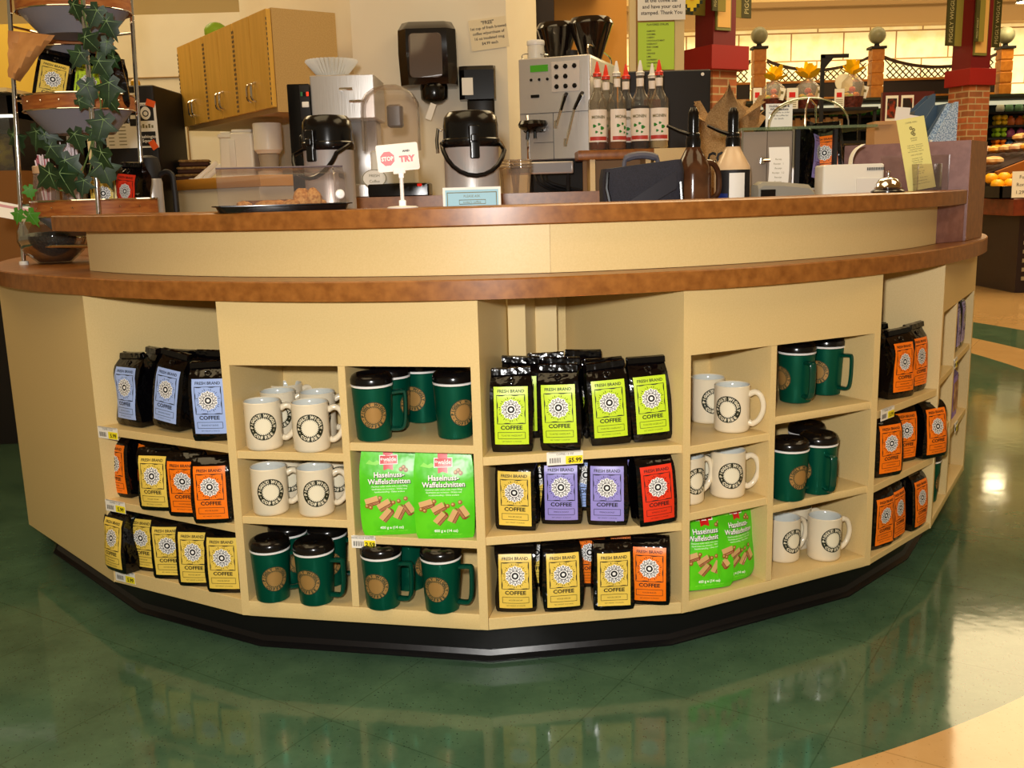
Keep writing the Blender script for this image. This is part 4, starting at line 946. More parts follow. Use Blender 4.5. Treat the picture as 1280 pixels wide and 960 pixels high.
# coffee brewer with paper filters on top
Y = 3.82; x0, x1 = xat(386,Y), xat(452,Y); x2 = xat(476,Y); zt = zat(430,94,Y); H = zt-ZS
o = empty('coffee_brewer', (x0, Y, ZS), 0, 'steel coffee brewer with black control panel, paper filter on top', 'coffee brewer')
w = x2-x0
m = MB(); m.rbox(.035,w,-.02,.28,H-.16,H,.006); m.rbox(.05,w-.02,.14,.28,.0,H-.16,.006); m.rbox(.0,w+.01,-.03,.28,0,.05,.006); m.build('steel_body', STEEL, o)
MB().rbox(-.05,.033,-.03,.10,.02,H-.03,.004).build('control_panel', BLACKP, o)
m = MB(); m.rbox(-.004,.034,-.034,-.028,H-.16,H-.035,.002)
for k in range(3): m.rbox(.001+.011*k,.009+.011*k,-.038,-.032,H-.075,H-.060,.001,(1,2,3)[k])
m.rbox(.004,.030,-.037,-.032,H-.115,H-.095,.002,4); m.build('switches', [BLACKM, mat('switch_green', (40,120,60), .4), BLACKP, mat('switch_red_lit', (255,60,20), .4, emit=.8), CARD], o)
m = MB(); m.prism([(-.042,0),(-.026,0),(-.012,.03),(-.028,.03)], -.0332, -.031, 0, TR(0,0,H-.13) @ TR(rx=R(90)) @ TR(0,0,.0)); m.build('red_badge', RED, o)
for P in ([(w*.55,-.02,H-.055),(w*.55,-.055,H-.055),(w*.72,-.055,H-.055)], [(w*.68,-.02,H-.10),(w*.68,-.06,H-.10),(w*.86,-.06,H-.10)]): MB().tube(P, .005, 8).build('tap_handle', CHROME, o)
m = MB(); m.lathe([(1e-5,0),(.074,0),(.076,.01),(.076,.12),(.07,.125),(1e-5,.125)], 32, 0, TR(.105,-.055,H-.32)); b = m.build('brew_basket', STEEL, o)
MB().rbox(.005,.055,-.14,-.115,H-.30,H-.22,.008).build('basket_handle', BLACKP, o)
# paper coffee filter
xf = xat(419,Y); m = MB(); n = 72; rings = []
for k in range(7):
    t = k/6; r = .050 + .046*t; rings.append([((r + .0065*t*(1 if i % 2 else -1))*cos(2*pi*i/n), (r + .0065*t*(1 if i % 2 else -1))*sin(2*pi*i/n), .062*t) for i in range(n)])
PF = mat('filter_paper', (236,232,220), .8)
m.loft(rings, 0, None, True, False)
for q in range(2): m.loft([[(a*.97, b*.97, c+.002+.003*q) for a, b, c in r_] for r_ in rings], 0, None, True, False)
tag(m.build('paper_coffee_filter', PF, None, 18, loc=(xf, Y+.10, zt)), 'stack of white fluted coffee filters on top of the brewer', 'coffee filter')
# clear hooded dispenser
Y = 3.65; xc = xat(493,Y); zt = zat(493,106,Y); w = xat(528,Y)-xat(458,Y); H = zt-ZS; zb = zat(493,188,Y)-ZS
o = empty('clear_lid_dispenser', (xc, Y, ZS), 0, 'tall clear plastic hood on a white stand between brewer and towel dispenser', 'dispenser')
m = MB(); rings = []
for t, s in ((0,1),(.62,1),(.74,.97),(.86,.82),(.95,.55),(1,.25)): rings.append([(a, b, zb + (H-zb)*t) for a, b in rrect(-w/2*s, w/2*s, -.07*s, .07*s, .03*s)])
m.loft(rings, 0, None, False, True); m.build('clear_hood', CLEAR, o)
MB().rbox(-.01,.045,-.03,.03,zb+.08,H-.07,.01).build('inner_column', mat('smoked_grey', (110,100,92), .35), o)
MB().rbox(-w*.36,w*.42,-.06,.07,.04,zb,.012).build('stand', OW, o)
MB().rbox(-w*.40,w*.66,-.10,.07,0,.045,.006).build('base', BLACKP, o)
MB().rbox(w*.46,w*.54,-.104,-.10,.034,.043,.001).build('red_lamp', mat('red_indicator', (230,30,16), .4, emit=.5), o)
m = MB(); M_ = TR(-w*.30,-.064,.066, rx=R(90)); disc(m, (0,0), 0, .045, 28, 0, lambda x, y: M_ @ Vector((x, y*.72, 0))); disc(m, (0,0), .041, .044, 28, 1, lambda x, y: M_ @ Vector((x, y*.72, .0006))); m.text('FRESH', .014, 1, M_ @ TR(0,.010,.0008)); m.text('Coffee', .014, 1, M_ @ TR(0,-.010,.0008)); m.keep = True
m.build('oval_badge', [CARD, INK2], o)
# espresso machine on its stand
Y = 4.22; W = .305; D = .46; rz = R(-20); xl = xat(652,Y); zb = zat(690,200,Y); zt = zat(690,73,Y); H = zt-zb
o = empty('espresso_machine', (xl, Y, ZS), rz, 'brushed steel espresso machine with push buttons beside the syrup bottles', 'espresso machine')
b0 = zb-ZS
MB().box(.02,W-.02,.06,D-.02,0,b0).build('stand', BLACKM, o)
m = MB(); m.rbox(0,W,0,D,b0,b0+H,.006); m.build('steel_body', STEEL, o)
m = MB(); m.box(.004,W-.004,-.003,.001,b0+H*.46,b0+H*.464,0); m.box(W*.48,W*.484,-.003,.001,b0,b0+H*.46,0); m.box(.06,W*.48,-.003,.001,b0+H*.17,b0+H*.174,0); m.build('panel_seam', BLACKM, o)
MB().rbox(.03,.04,-.004,.001,b0,b0+H*.45,.001).build('chrome_strip', CHROME, o)
m = MB(); m.box(W+.0005,W+.003,.02,D-.05,b0+H*.80,b0+H*.97); m.build('white_side_panel', OW, o)
m = MB(); M_ = TR(0,0,b0)
m.rbox(W*.47,W*.86,-.0035,.001,H*.66,H*.95,.001,0,M_)
for i in range(3):
    for j in range(3):
        if (i, j) == (2, 1): continue
        M2 = M_ @ TR(W*(.54+.125*i), -.003, H*(.90-.095*j), rx=R(90)); m.lathe([(.0095,0),(.0095,.004),(.007,.006),(1e-5,.006)], 16, 1, M2)
m.build('button_pad', [mat('pad_grey', (206,198,190), .4), BLACKP], o)
m = MB(); m.box(W*.17,W*.42,-.003,.001,H*.865,H*.93,0,M_)
m.build('display', mat('green_lcd', (70,150,30), .3, emit=.15), o)
m = MB()
for i in range(3): m.lathe([(.006,0),(.006,.004),(1e-5,.005)], 12, 0, M_ @ TR(W*(.18+.115*i),0,H*.79, rx=R(90)))
m.box(W*.17,W*.29,-.003,.001,H*.615,H*.645,0,M_); m.build('small_knobs', BLACKP, o)
m = MB(); m.lathe([(1e-5,0),(.03,.002),(.058,.02),(.062,.032),(.055,.046),(.03,.05),(1e-5,.05)], 24, 0, M_ @ TR(W*.24,-.045,H*.27)); m.tube([(W*.18,-.06,H*.29),(W*.17,-.06,H*.20)], .007, 8, 0, M_); m.tube([(W*.28,-.06,H*.29),(W*.28,-.06,H*.21)], .007, 8, 0, M_); m.rbox(W*.1,W*.38,-.05,0,H*.27,H*.36,.008,0,M_); m.build('coffee_spout', BLACKP, o)
for k, (xa, za, xb, zb_, n) in enumerate(((.68,.63,.57,.30,'steam_wand'),(.90,.63,.70,.12,'water_wand'))):
    h = MB(); h.tube([(W*xa,-.01,H*za),(W*xa,-.035,H*(za-.03)),(W*(xa+(xb-xa)*.4),-.05,H*(za-.16))], [.009,.009,.007], 8, 0, M_); p_ = h.build(n, BLACKP, o)
    h = MB(); h.tube([(W*(xa+(xb-xa)*.4),-.05,H*(za-.16)),(W*xb,-.06,H*zb_)], .005, 8, 0, M_); h.tube([(W*xb,-.06,H*zb_+.03),(W*xb,-.06,H*zb_)], [.0055,.008], 8, 0, M_); h.build('wand_tip', CHROME, p_)
m = MB(); m.tube(catmull([(.01,.03,H),(.01,.03,H+.02),(.06,.03,H+.022),(.12,.03,H+.012)], 3), .003, 6, 0, M_); m.tube(catmull([(W-.01,.01,H),(W-.01,.01,H+.035),(W-.01,.10,H+.04),(W-.01,D-.1,H+.03),(W-.01,D-.06,H)], 3), .004, 6, 0, M_); m.build('top_rail', CHROME, o)
for (u, d_, r1, r0, hh, zo, tilt) in ((.36,.20,.085,.042,.16,0,0),(.86,.18,.09,.045,.165,0,0)):
    hp = MB(); hp.lathe([(r0,0),(r0+.003,.01),(r1,hh*.82),(r1+.004,hh*.85),(r1+.002,hh*.9),(r1*.9,hh),(1e-5,hh+.004)], 32, 0, M_ @ TR(W*u,d_,H)); hp.build('bean_hopper', mat('smoky_black_hopper', (22,14,12), .08, coat=.5), o)
MB().lathe([(.024,0),(.024,.026),(1e-5,.027)], 20, 0, M_ @ TR(W*.70,.06,H)).build('fill_cap', BLACKM, o)
q = V2(xl, Y) + V2(cos(rz), sin(rz))*(W*.20) + V2(-sin(rz), cos(rz))*.05
o = empty('white_tub', (q.x, q.y, zt+.001), 0, 'small white lidded tub standing on top of the espresso machine', 'tub')
MB().lathe([(1e-5,0),(.034,0),(.035,.003),(.034,.055),(1e-5,.056)], 24).build('tub', OW, o); MB().lathe([(.036,.055),(.037,.058),(.037,.07),(.035,.074),(1e-5,.074)], 24).build('lid', WHITEP, o)
Y = 4.0; x0, x1 = xat(634,Y), xat(717,Y); z1, z0 = zat(690,202,Y), zat(690,217,Y)
o = empty('drip_tray', (x0, Y, ZS), R(-3), 'long steel drip tray on slim legs in front of the espresso machine', 'tray')
w = x1-x0; MB().rbox(0,w,0,.11,z0-ZS,z1-ZS,.004).build('tray', STEEL, o)
m = MB(); m.box(.008,w-.008,-.002,.001,z0-ZS+.006,z1-ZS-.006); m.build('front_inset', mat('dark_steel', (128,124,122), .5, metal=.2), o)
for u in (.36, .92): MB().tube([(w*u,.05,0),(w*u,.05,z0-ZS)], .007, 8).build('leg', BLACKM, o)
m = MB()
for a, b in ((.45,.7),(.55,.85),(.62,1.05)): m.tube(catmull([(w*a,.08,z0-ZS),(w*(a+.05),.04,.04),(w*(b),.05,.01),(w*(b+.2),.06,.005)], 4), .006, 6)
tag(m.build('cable_bundle', BLACKM, None, loc=(x0, Y+.12, ZS)), 'bundle of black cables hanging under the drip tray', 'cable')
CUPM = clear('clear_cup', (240,228,210), .16, .1)
for i, (px, yt) in enumerate(((638,200),(652,222))):
    Y = 3.62; x = xat(px, Y); zt = zat(px, yt, Y); m = MB(); z = ZS; k = 0; cups = max(3, int((zt-ZS-.09)/.011)); m.lathe([(1e-5,0),(.030,0),(.038,.09)], 24)
    for j in range(cups): m.lathe([(.038,.088+.011*j),(.0405,.090+.011*j),(.0405,.094+.011*j),(.038,.097+.011*j)], 24)
    tag(m.build('plastic_cup_stack', CUPM, None, loc=(x, Y, ZS)), ('taller stack of clear plastic cups left of the drip tray', 'shorter stack of clear plastic cups under the drip tray')[i], 'cup stack', 'clear cup stacks')
# shelf and syrup bottles
Y = 3.90; x0, x1 = xat(722,Y), xat(886,Y); z1, z0 = zat(780,187.5,Y), zat(780,199,Y); xm = xat(814,Y)
o = empty('bottle_shelf', (x0, Y-.07, ZS), 0, 'brown edged shelf raised on maple uprights under the syrup bottles', 'shelf')
MB().prism([(0,0),(xm-x0,0),(xm-x0,.20),(0,.20)], z0-ZS, z1-ZS, 0, None, .0015).build('shelf_board', BROWN, o)
MB().box(xm-x0+.001,x1-x0,0,.20,z0-ZS-.03,z1-ZS).build('maple_block', MAPLE, o)
for a in (.045, xm-x0-.03): MB().box(a,a+.02,.01,.19,0,z0-ZS).build('upright', MAPLE, o)
MB().box(.03,x1-x0-.02,.17,.19,0,z0-ZS).build('back_panel', mat('shelf_back_brown', (150,110,64), .6), o)  # brown board closing the back under the shelf
BGL = clear('bottle_glass', (240,236,224), .06, .03); CAPR = mat('red_spout', (236,56,30), .35); CAPW = mat('white_spout', (240,236,226), .35); LBL = mat('syrup_label', (240,228,214), .5); LGR = mat('label_green', (40,130,40), .5); LRD = mat('label_red', (190,60,50), .5)
SYR = {'amber': mat('amber_syrup', (150,84,20), .1), 'dark': mat('dark_syrup', (34,14,8), .1), 'pale': mat('pale_syrup', (206,184,136), .1), 'brown': mat('brown_syrup', (120,58,22), .1)}
def bottle(px, Y, cap, syr, lev, label, rz=0):
    x = xat(px, Y); o = empty('syrup_bottle', (x, Y, z1), rz, label, 'syrup bottle', 'syrup bottles on the shelf'); r = .0355
    MB().lathe([(1e-5,0),(r*.93,0),(r,.005),(r,.165),(r*.98,.185),(r*.62,.205),(r*.42,.225),(r*.38,.275),(r*.46,.277),(r*.46,.283),(r*.38,.285)], 28).build('glass_bottle', BGL, o)
    MB().lathe([(1e-5,.004),(r*.9,.004),(r*.95,.008),(r*.95,lev),(1e-5,lev)], 24).build('syrup', SYR[syr], o)
    MB().lathe([(r*.44,.272),(r*.47,.284),(r*.30,.288),(r*.26,.30),(r*.11,.325),(r*.08,.328),(1e-5,.328)], 18).build('pour_spout', cap, o)
    m = MB()
    def wrap(a0, a1, za, zb_, mi, off):
        n = 12; vs = []
        for i in range(n+1):
            a = R(a0+(a1-a0)*i/n); vs += [((r+off)*cos(a), (r+off)*sin(a), za), ((r+off)*cos(a), (r+off)*sin(a), zb_)]
        m.add(vs, [(2*i,2*i+2,2*i+3,2*i+1) for i in range(n)], mi)
    wrap(-165,-15,.030,.150,0,.0006); wrap(-150,-30,.036,.050,2,.001)
    f = cyl(r, .122, R(-90), .0012); m.text('MONIN', .016, 3, fn=f, bold=.03)
    for a, z, s in ((-.016,.014,.009),(.014,.006,.010),(.002,.020,.007),(-.008,-.008,.007),(.010,-.012,.006)):
        f2 = cyl(r, .075, R(-90), .0011); disc(m, (a, z), 0, s, 8, 1, f2, lambda t: 1-.4*abs(sin(2.5*t)))
    rn = r*.40
    m.keep = True; m.build('paper_label', [LBL, LGR, LRD, INK2], o); m = MB()
    n = 10; vs = []
    for i in range(n+1): a = R(-170+160*i/n); vs += [(rn*cos(a), rn*sin(a)-.0008, .232), (rn*cos(a), rn*sin(a)-.0008, .262)]
    m.add(vs, [(2*i,2*i+2,2*i+3,2*i+1) for i in range(n)], 0); m.keep = True
    m.build('neck_band', [LBL], o)
bottle(748, 3.87, CAPR, 'brown', .03, 'syrup bottle with red spout standing leftmost on the shelf')
bottle(758.5, 3.975, CAPR, 'brown', .03, 'syrup bottle with red spout right behind the leftmost one')
bottle(771.5, 3.87, CAPW, 'amber', .075, 'syrup bottle with white spout and amber syrup, second in the front row', .5)
bottle(783, 3.975, CAPR, 'dark', .16, 'syrup bottle with red spout half hidden behind the amber one', -.3)
bottle(800.5, 3.87, CAPW, 'dark', .16, 'syrup bottle with white spout full of dark syrup', -.25)
bottle(815, 3.975, CAPW, 'brown', .19, 'syrup bottle with white spout behind the dark and the pale one')
bottle(823.5, 3.87, CAPR, 'pale', .10, 'syrup bottle with red spout and pale syrup standing rightmost on the shelf', -.1)
# black board box behind the bottles
Y = 4.32; x0, x1, zt = xat(783,Y), xat(887,Y), zat(830,88,Y)
o = empty('black_cabinet_box', (x0, Y, ZS), 0, 'large plain black equipment box behind the syrup bottles', 'equipment box')
w, H = x1-x0, zt-ZS
MB().rbox(0,w,0,.30,0,H,.008).build('housing', BLACKM, o)
m = MB(); m.lathe([(.007,0),(.007,.004),(1e-5,.005)], 12, 0, TR(w*.90,0,H-.02, rx=R(90))); m.lathe([(.007,0),(.007,.004),(1e-5,.005)], 12, 0, TR(w*.42,0,H-.02, rx=R(90))); m.build('screw_cap', CARD, o)
m = MB(); m.box(.01,w*.24,-.002,0,H*.40,H*.82)
for k in range(10): m.text('settings', .012, 1, TR(w*.12,-.0026,H*(.78-.04*k), rx=R(90)))
m.keep = True; m.build('info_panel', [mat('dark_blue_panel', (36,40,50), .5), mat('blue_grey_print', (96,110,128), .5)], o)
# burlap coffee sack
BUR = mat('burlap', (186,150,100), .9, c2=(160,122,74), scale=260, bump=.5, bscale=320)
Y = 3.62; x0, x1, zt = xat(872,Y), xat(940,Y), zat(905,122,Y); xc = (x0+x1)/2
o = empty('burlap_coffee_sack', (xc, Y+.02, ZS), 0, 'open burlap coffee sack with crumpled rim between sauce bottles and black box', 'sack')
H = zt-ZS; rr = random.Random(3); n = 40; rings = []
for k in range(13):
    t = k/12; r = (.085 + .012*sin(pi*t*1.2)) * (1 - .15*max(0, t-.5)) + (.035*max(0, t-.72)/.28)
    wv = .004 + .022*max(0, t-.5)
    rings.append([((r + wv*1.5*sin(5*2*pi*i/n + t*3) + wv*.6*sin(9*2*pi*i/n - t*5))*cos(2*pi*i/n), (r*.8 + wv*sin(6*2*pi*i/n + 2*t))*sin(2*pi*i/n), H*t*(.74) + (H*.26*max(0, cos(2*pi*i/n - .9))**2*max(0,t-.55)/.45) ) for i in range(n)])
for k in range(3): rings.append([(a*(.8-.2*k), b*(.8-.2*k), c-.03-.03*k) for a, b, c in rings[12]])
m = MB(); m.loft(rings, 0, None, True, True)
for k in range(6):
    a0 = -2.6 + k*.95; hh = H*(.30 + .14*((k*2) % 3)); rr_ = []
    for i in range(7):
        t = i/6; wd = .085*sin(pi*min(.25+t*.78, 1))*(1 - .25*t); rad = .075 + .075*t**1.5
        rr_.append([(rad*cos(a0) - s_*wd*sin(a0) + .018*cos(9*s_+k)*t*cos(a0), (rad*sin(a0) + s_*wd*cos(a0))*.8 + .018*cos(9*s_+k)*t*sin(a0), H*.58 + hh*t - .03*abs(s_)*t) for s_ in (-1,-.6,-.2,.2,.6,1)])
    vs_ = [p_ for r_ in rr_ for p_ in r_]; m.add(vs_, [(i*6+j, i*6+j+1, (i+1)*6+j+1, (i+1)*6+j) for i in range(6) for j in range(5)])
m.build('sack_cloth', BUR, o, 60)
m = MB(); f = cyl(.104, H*.36, R(-90)+.05, .006, None)
m.text('COFFEE', .055, 0, fn=lambda x, y: ((.100+.008)*cos(-pi/2+x/.10), (.082+.014)*sin(-pi/2+x/.10), H*.33+y), bold=.04, sx=.8)
m.keep = True; m.build('stencil_lettering', INK, o)
# ================================================================ walls behind, with what hangs on them
wal = struct(MB().prism([(-.70,4.78),(.02,4.78),(.17,5.1),(.17,6.2),(-1.45,6.2),(-1.45,5.72)], 0, 3.2).build('wall_partition', CREAMW))
# paper towel dispenser
Y = 4.775; x0, x1 = xat(510,Y), xat(579,Y); z1, z0 = zat(545,31,Y), zat(545,112,Y); w = x1-x0; H = z1-z0
o = empty('paper_towel_dispenser', ((x0+x1)/2, Y, z0), 0, 'black paper towel dispenser hanging on the cream wall over the clear hood', 'towel dispenser')
m = MB(); rings = []
for z, s, d in ((0,.92,.10),(.01,.98,.14),(H*.5,1.0,.19),(H*.85,.98,.19),(H*.97,.85,.15),(H,.6,.08)): rings.append([(a, b, z) for a, b in [(-w/2*s,0),(-w/2*s,-d*.75),(-w/2*s*.7,-d),(w/2*s*.7,-d),(w/2*s,-d*.75),(w/2*s,0)]])
m.loft(rings).build('cover', mat('smoky_black_cover', (24,19,18), .12, coat=.4), o)
MB().prism(rrect(-w*.30,w*.26,H*.12,H*.78,.02), 0, .004, 0, TR(0,-.188,0,rx=R(90)), .001).build('smoky_window', mat('smoky_window', (92,80,74), .18), o)
m = MB(); m.lathe([(.058,-.055),(.062,-.045),(.064,.0),(.06,.012),(1e-5,.012)], 28, 0, TR(.02,-.09,.0) @ TR(rx=0)); m.sphere((.02,-.09,-.045), .058, 20, 0, None, 1, 1, .55); m.build('roll_housing', BLACKP, o)
M_ = TR(-.01,-.14,-.145, ry=R(22)); MB().box(-.014,.014,-.001,.001,0,.075,0,M_).build('hang_tag', CARD, o)
# soap dispenser
x0, x1 = xat(580,Y), xat(624,Y); z1, z0 = zat(602,85,Y), zat(602,160,Y); w = x1-x0; H = z1-z0
o = empty('soap_dispenser', ((x0+x1)/2, Y, z0), 0, 'black soap dispenser fixed to the wall right of the towel dispenser', 'soap dispenser')
m = MB(); m.loft([[(a, b, z) for a, b in ((-w/2,-.001),(-w/2,-.09),(-w*.35,-.11),(w*.45,-.11),(w/2,-.09),(w/2,-.001))] for z in (H*.45, H*.93)] + [[(a*1.0, b*.9, H) for a, b in ((-w/2,-.001),(-w/2,-.08),(-w*.35,-.10),(w*.45,-.10),(w/2,-.08),(w/2,-.001))]]); m.build('cover', BLACKP, o)
MB().rbox(-w*.30,w*.45,-.09,-.001,0,H*.45,.01).build('reservoir', mat('smoky_reservoir', (28,22,18), .15), o)
MB().box(-w*.42,-w*.12,-.1125,-.1095,H*.52,H*.80).build('window_label', CARD, o)
# FREE notice
def sheet_sign(name, px0, py0, px1, py1, Y, lines, paper, ink, label, cat, size, tilt=0, gap=None, align='C'):
    a, b = at(px0, py1, Y), at(px1, py0, Y); w, h = b.x-a.x, b.z-a.z
    m = MB(); M_ = TR(w/2, 0, h/2, ry=tilt); m.box(-w/2, w/2, -.001, .001, -h/2, h/2, 0, M_); gap = gap or h/(len(lines)+1)
    for i, s in enumerate(lines):
        if s: m.text(s, size*(1.25 if i == 0 and s.isupper() else 1), 1, M_ @ TR(0 if align == 'C' else -w*.26, -.0016, h/2-gap*(i+.75), rx=R(90)), align=align, bold=.015)
    m.keep = True
    return tag(m.build(name, [paper, ink], None, loc=(a.x, Y, a.z)), label, cat)
WP = mat('cream_sheet', (236,220,184), .7); GPAP = mat('lime_sheet', (190,224,70), .6); INK3 = mat('soft_black_print', (60,52,48), .7)
sheet_sign('free_cup_sign', 588, 22, 634, 62, 4.776, ['"FREE"', '1st cup of fresh brewed', 'coffee w/purchase of', '16 oz insulated mug', '$4.99 each'], WP, INK3, 'cream paper notice about a FREE first cup taped to the wall', 'notice', .0175, R(-6))
# board on a post with two sheets
Y = 4.9; x0, x1 = xat(790,Y), xat(853.5,Y); z1 = 2.35
o = empty('notice_board', (x0, Y, ZS), 0, 'upright maple notice board behind the black box carrying a white and a lime sheet', 'notice board')
o.location.z = 0
MB().box(0,x1-x0,0,.03,1.35,z1).build('board', mat('tan_board', (196,142,70), .6), o)
MB().box(x1-x0-.045,x1-x0,-.012,.03,0,z1).build('post', MAPLE_EDGE, o); MB().box(-.01,.02,-.012,.03,0,z1).build('post', MAPLE_EDGE, o)
sheet_sign('loyalty_sign', 797, -22, 857, 26, Y-.02, ['Please have your', 'bulk coffee weighed', 'at the coffee bar', 'and have your card', 'stamped. Thank You'], CARD, INK3, 'white sheet about having bulk coffee weighed, at the top of the notice board', 'notice', .0235)
sheet_sign('syrup_list_sign', 797.5, 27, 843, 88, Y-.016, ['FLAVORED SYRUPS', '', 'ALMOND', 'CARAMEL', 'CHERRY', 'CHOCOLATE MINT', 'HAZELNUT', 'IRISH CREME', 'KIWI', 'ORANGE', 'LIME', 'RASPBERRY', 'STRAWBERRY', 'VANILLA'], GPAP, INK3, 'lime green sheet listing flavored syrups on the notice board', 'notice', .0098, align='L')
# tan wall with dark red beam behind
struct(MB().box(.32,.80,6.6,6.7,0,3.2).build('wall_tan', mat('tan_wall', (196,138,56), .7)))
struct(MB().box(.18,.32,6.3,6.5,0,3.2).build('wall_gap_shade', mat('gap_shade', (34,24,22), .7)))  # near-black box, the shade of the gap between walls put into its colour
m = MB().box(.26,.62,6.45,6.58,2.285,2.5); tag(m.build('red_beam', mat('dark_red_paint', (120,26,20), .5)), 'dark red beam across the top of the tan wall', 'beam'); bpy.data.objects['red_beam']['kind'] = 'structure'
# stepped hanging sign
Y = 5.2; c = at(865, -16, Y); o = empty('hanging_diamond_sign', (c.x, Y, c.z), 0, 'yellow and green stepped diamond sign hanging from the ceiling by the notice board', 'sign')
s = at(872,0,Y).x - at(865,0,Y).x
for nm, k, col, yy in (('green_layer', 7, (36,50,26), .004), ('yellow_layer', 6, (240,214,40), .0), ('orange_centre', 3, (240,110,40), -.004)):
    m = MB()
    for i in range(-k, k+1): h = (k-abs(i))*s*.62 + s*.35; m.box(i*s*.55-s*.275, i*s*.55+s*.275, yy-.003, yy+.001, -h, h)
    m.build(nm, mat(nm+'_paint', col, .5), o)
MB().tube([(0,0,s*4),(0,0,4.6-c.z)], .004, 6).build('hanger_rod', BLACKM, o)
# upper cabinets along the slanting wall
P0 = V2(-1.005, 4.42); dd = V2(-.574,.819); nn = V2(.819,.574)
zb, zt = zat(369,139,4.42), zat(362,8,4.42)
DOOR = mat('honey_maple', (222,172,74), .4, c2=(214,164,66), scale=30, stretch=(1,1,.1)); CSIDE = mat('cabinet_side', (196,160,98), .5, c2=(186,150,90), scale=200)
wu = .42
for i in range(3):
    p = P0 + dd*(wu*i + .001*i)
    rz = atan2(dd.y, dd.x)
    o = empty('wall_cabinet', (p.x, p.y, zb), rz, ('honey maple wall cabinet nearest us, its tan side showing', 'honey maple wall cabinet in the middle of the three, one door ajar', 'honey maple wall cabinet farthest along the slanting wall')[i], 'wall cabinet', 'wall cabinets over the white kitchen machines')
    H = zt-zb
    # local x runs along the wall, +y towards the left/front (door side)
    MB().box(0,wu,-.32,-.02,0,H).build('carcass', CSIDE, o)
    for k in range(2):
        x0, x1 = wu*.5*k + .004, wu*.5*(k+1) - .004
        d = MB(); piv = TR(x1 if k == 1 else x0, 0, 0, rz=R(-7 if (i == 1 and k == 0) else 0)*-1)
        d.prism([(x0,-.018),(x1,-.018),(x1,.002),(x0,.002)], .02, H-.005, 0, None, .002)
        dk = d.build('door', DOOR, o)
        hx = x1-.022 if k == 0 else x0+.022
        MB().tube(catmull([(hx,.002,.06),(hx,.022,.07),(hx,.024,.10),(hx,.022,.13),(hx,.002,.14)], 3), .005, 6).build('handle', CHROME, dk)
        hg = MB()
        hx = x0+.003 if k == 0 else x1-.003
        for q in range(18): hg.box(hx-.003,hx+.003,.002,.0045,.03+q*(H-.06)/18,.03+(q+.55)*(H-.06)/18)
        hg.build('piano_hinge', mat('hinge_grey', (90,76,56), .5) if i + k == 0 else bpy.data.materials['hinge_grey'], dk)
q = P0 + dd*(wu*2.35) + nn*.12
m = MB(); m.sphere((0,0,.045), .06, 14, 0, None, 1, .8, .8); tag(m.build('lime_plastic_bag', clear('lime_film', (190,220,90), .5, .3, (170,210,70)), None, loc=(q.x, q.y, zt)), 'crumpled lime plastic bag lying on top of the farthest wall cabinet', 'bag')
# back counter with machines under the cabinets
zc = zat(235,224,4.85)
o = empty('kitchen_counter', (0,0,0), 0, 'rounded honey wood kitchen counter with white base under the wall cabinets', 'counter')
a = P0 + nn*.315; b = a + dd*1.0; c2_ = b - nn*.48; d2 = a - nn*.40
poly = [tuple(a), tuple(b), tuple(c2_ + dd*-.0), tuple(c2_ - nn*.03 - dd*.10), tuple(d2)]
MB().prism(poly, zc-.05, zc, 0, None, .003).build('worktop', mat('honey_edge', (206,146,58), .4), o)
cen = V2(sum(p[0] for p in poly)/5, sum(p[1] for p in poly)/5)
MB().prism([tuple(cen + (V2(*p)-cen)*.93) for p in poly], 0, zc-.051).build('base_unit', CREAMW, o)
def onc(px, yy): return xat(px, yy)
WAP = mat('appliance_white', (232,226,210), .35)
# grinder (tall, tapered), box and food processor
Y = 4.98; x0, x1 = xat(281,Y), xat(300,Y); zt2 = zat(290,168,Y)
o = empty('white_coffee_grinder', ((x0+x1)/2, Y, zc), 0, 'narrow white coffee grinder at the left under the wall cabinets', 'grinder')
w = x1-x0; H = zt2-zc
MB().loft([[(a_, b_, z) for a_, b_ in rrect(-w/2*s, w/2*s, -.05*s, .05*s, .012)] for z, s in ((0,1),(H*.9,.85),(H*.93,1.02),(H,1.0))]).build('body', WAP, o)
MB().rbox(-w*.35,w*.35,-.04,.04,H,H+.012,.006).build('lid', WAP, o)
Y = 4.86; x0, x1 = xat(297,Y), xat(325,Y); zt2 = zat(310,166,Y); w = x1-x0; H = zt2-zc
o = empty('white_bread_machine', (x0, Y, zc), 0, 'boxy white kitchen machine between the grinder and the food processor', 'kitchen machine')
m = MB(); m.rbox(0,w,-.06,.10,0,H,.012); m.build('body', WAP, o); MB().rbox(w*.05,w*.95,-.05,.09,H,H+.014,.006).build('lid', OW, o); MB().rbox(-.006,w*.22,-.066,-.055,H*.1,H*.85,.003).build('front_handle', OW, o)
Y = 4.74; x = xat(340,Y); zt2 = zat(340,154,Y); H = zt2-zc; r = (xat(357,Y)-xat(322,Y))/2
o = empty('food_processor', (x, Y, zc), 0, 'white food processor with clear bowl under the nearest wall cabinet', 'food processor')
MB().lathe([(1e-5,0),(r*.85,0),(r*.85,H*.10),(1e-5,H*.1)], 28).build('base', WAP, o)
MB().lathe([(r*.62,H*.10),(r*.72,H*.40),(r*.74,H*.42),(1e-5,H*.43)], 28).build('clear_bowl', clear('milky_bowl', (225,215,195), .45, .2, (220,212,195)), o)
MB().lathe([(r*.80,H*.43),(r*.86,H*.46),(r,H*.50),(r,H*.97),(r*.97,H),(1e-5,H)], 28).build('motor_head', WAP, o)
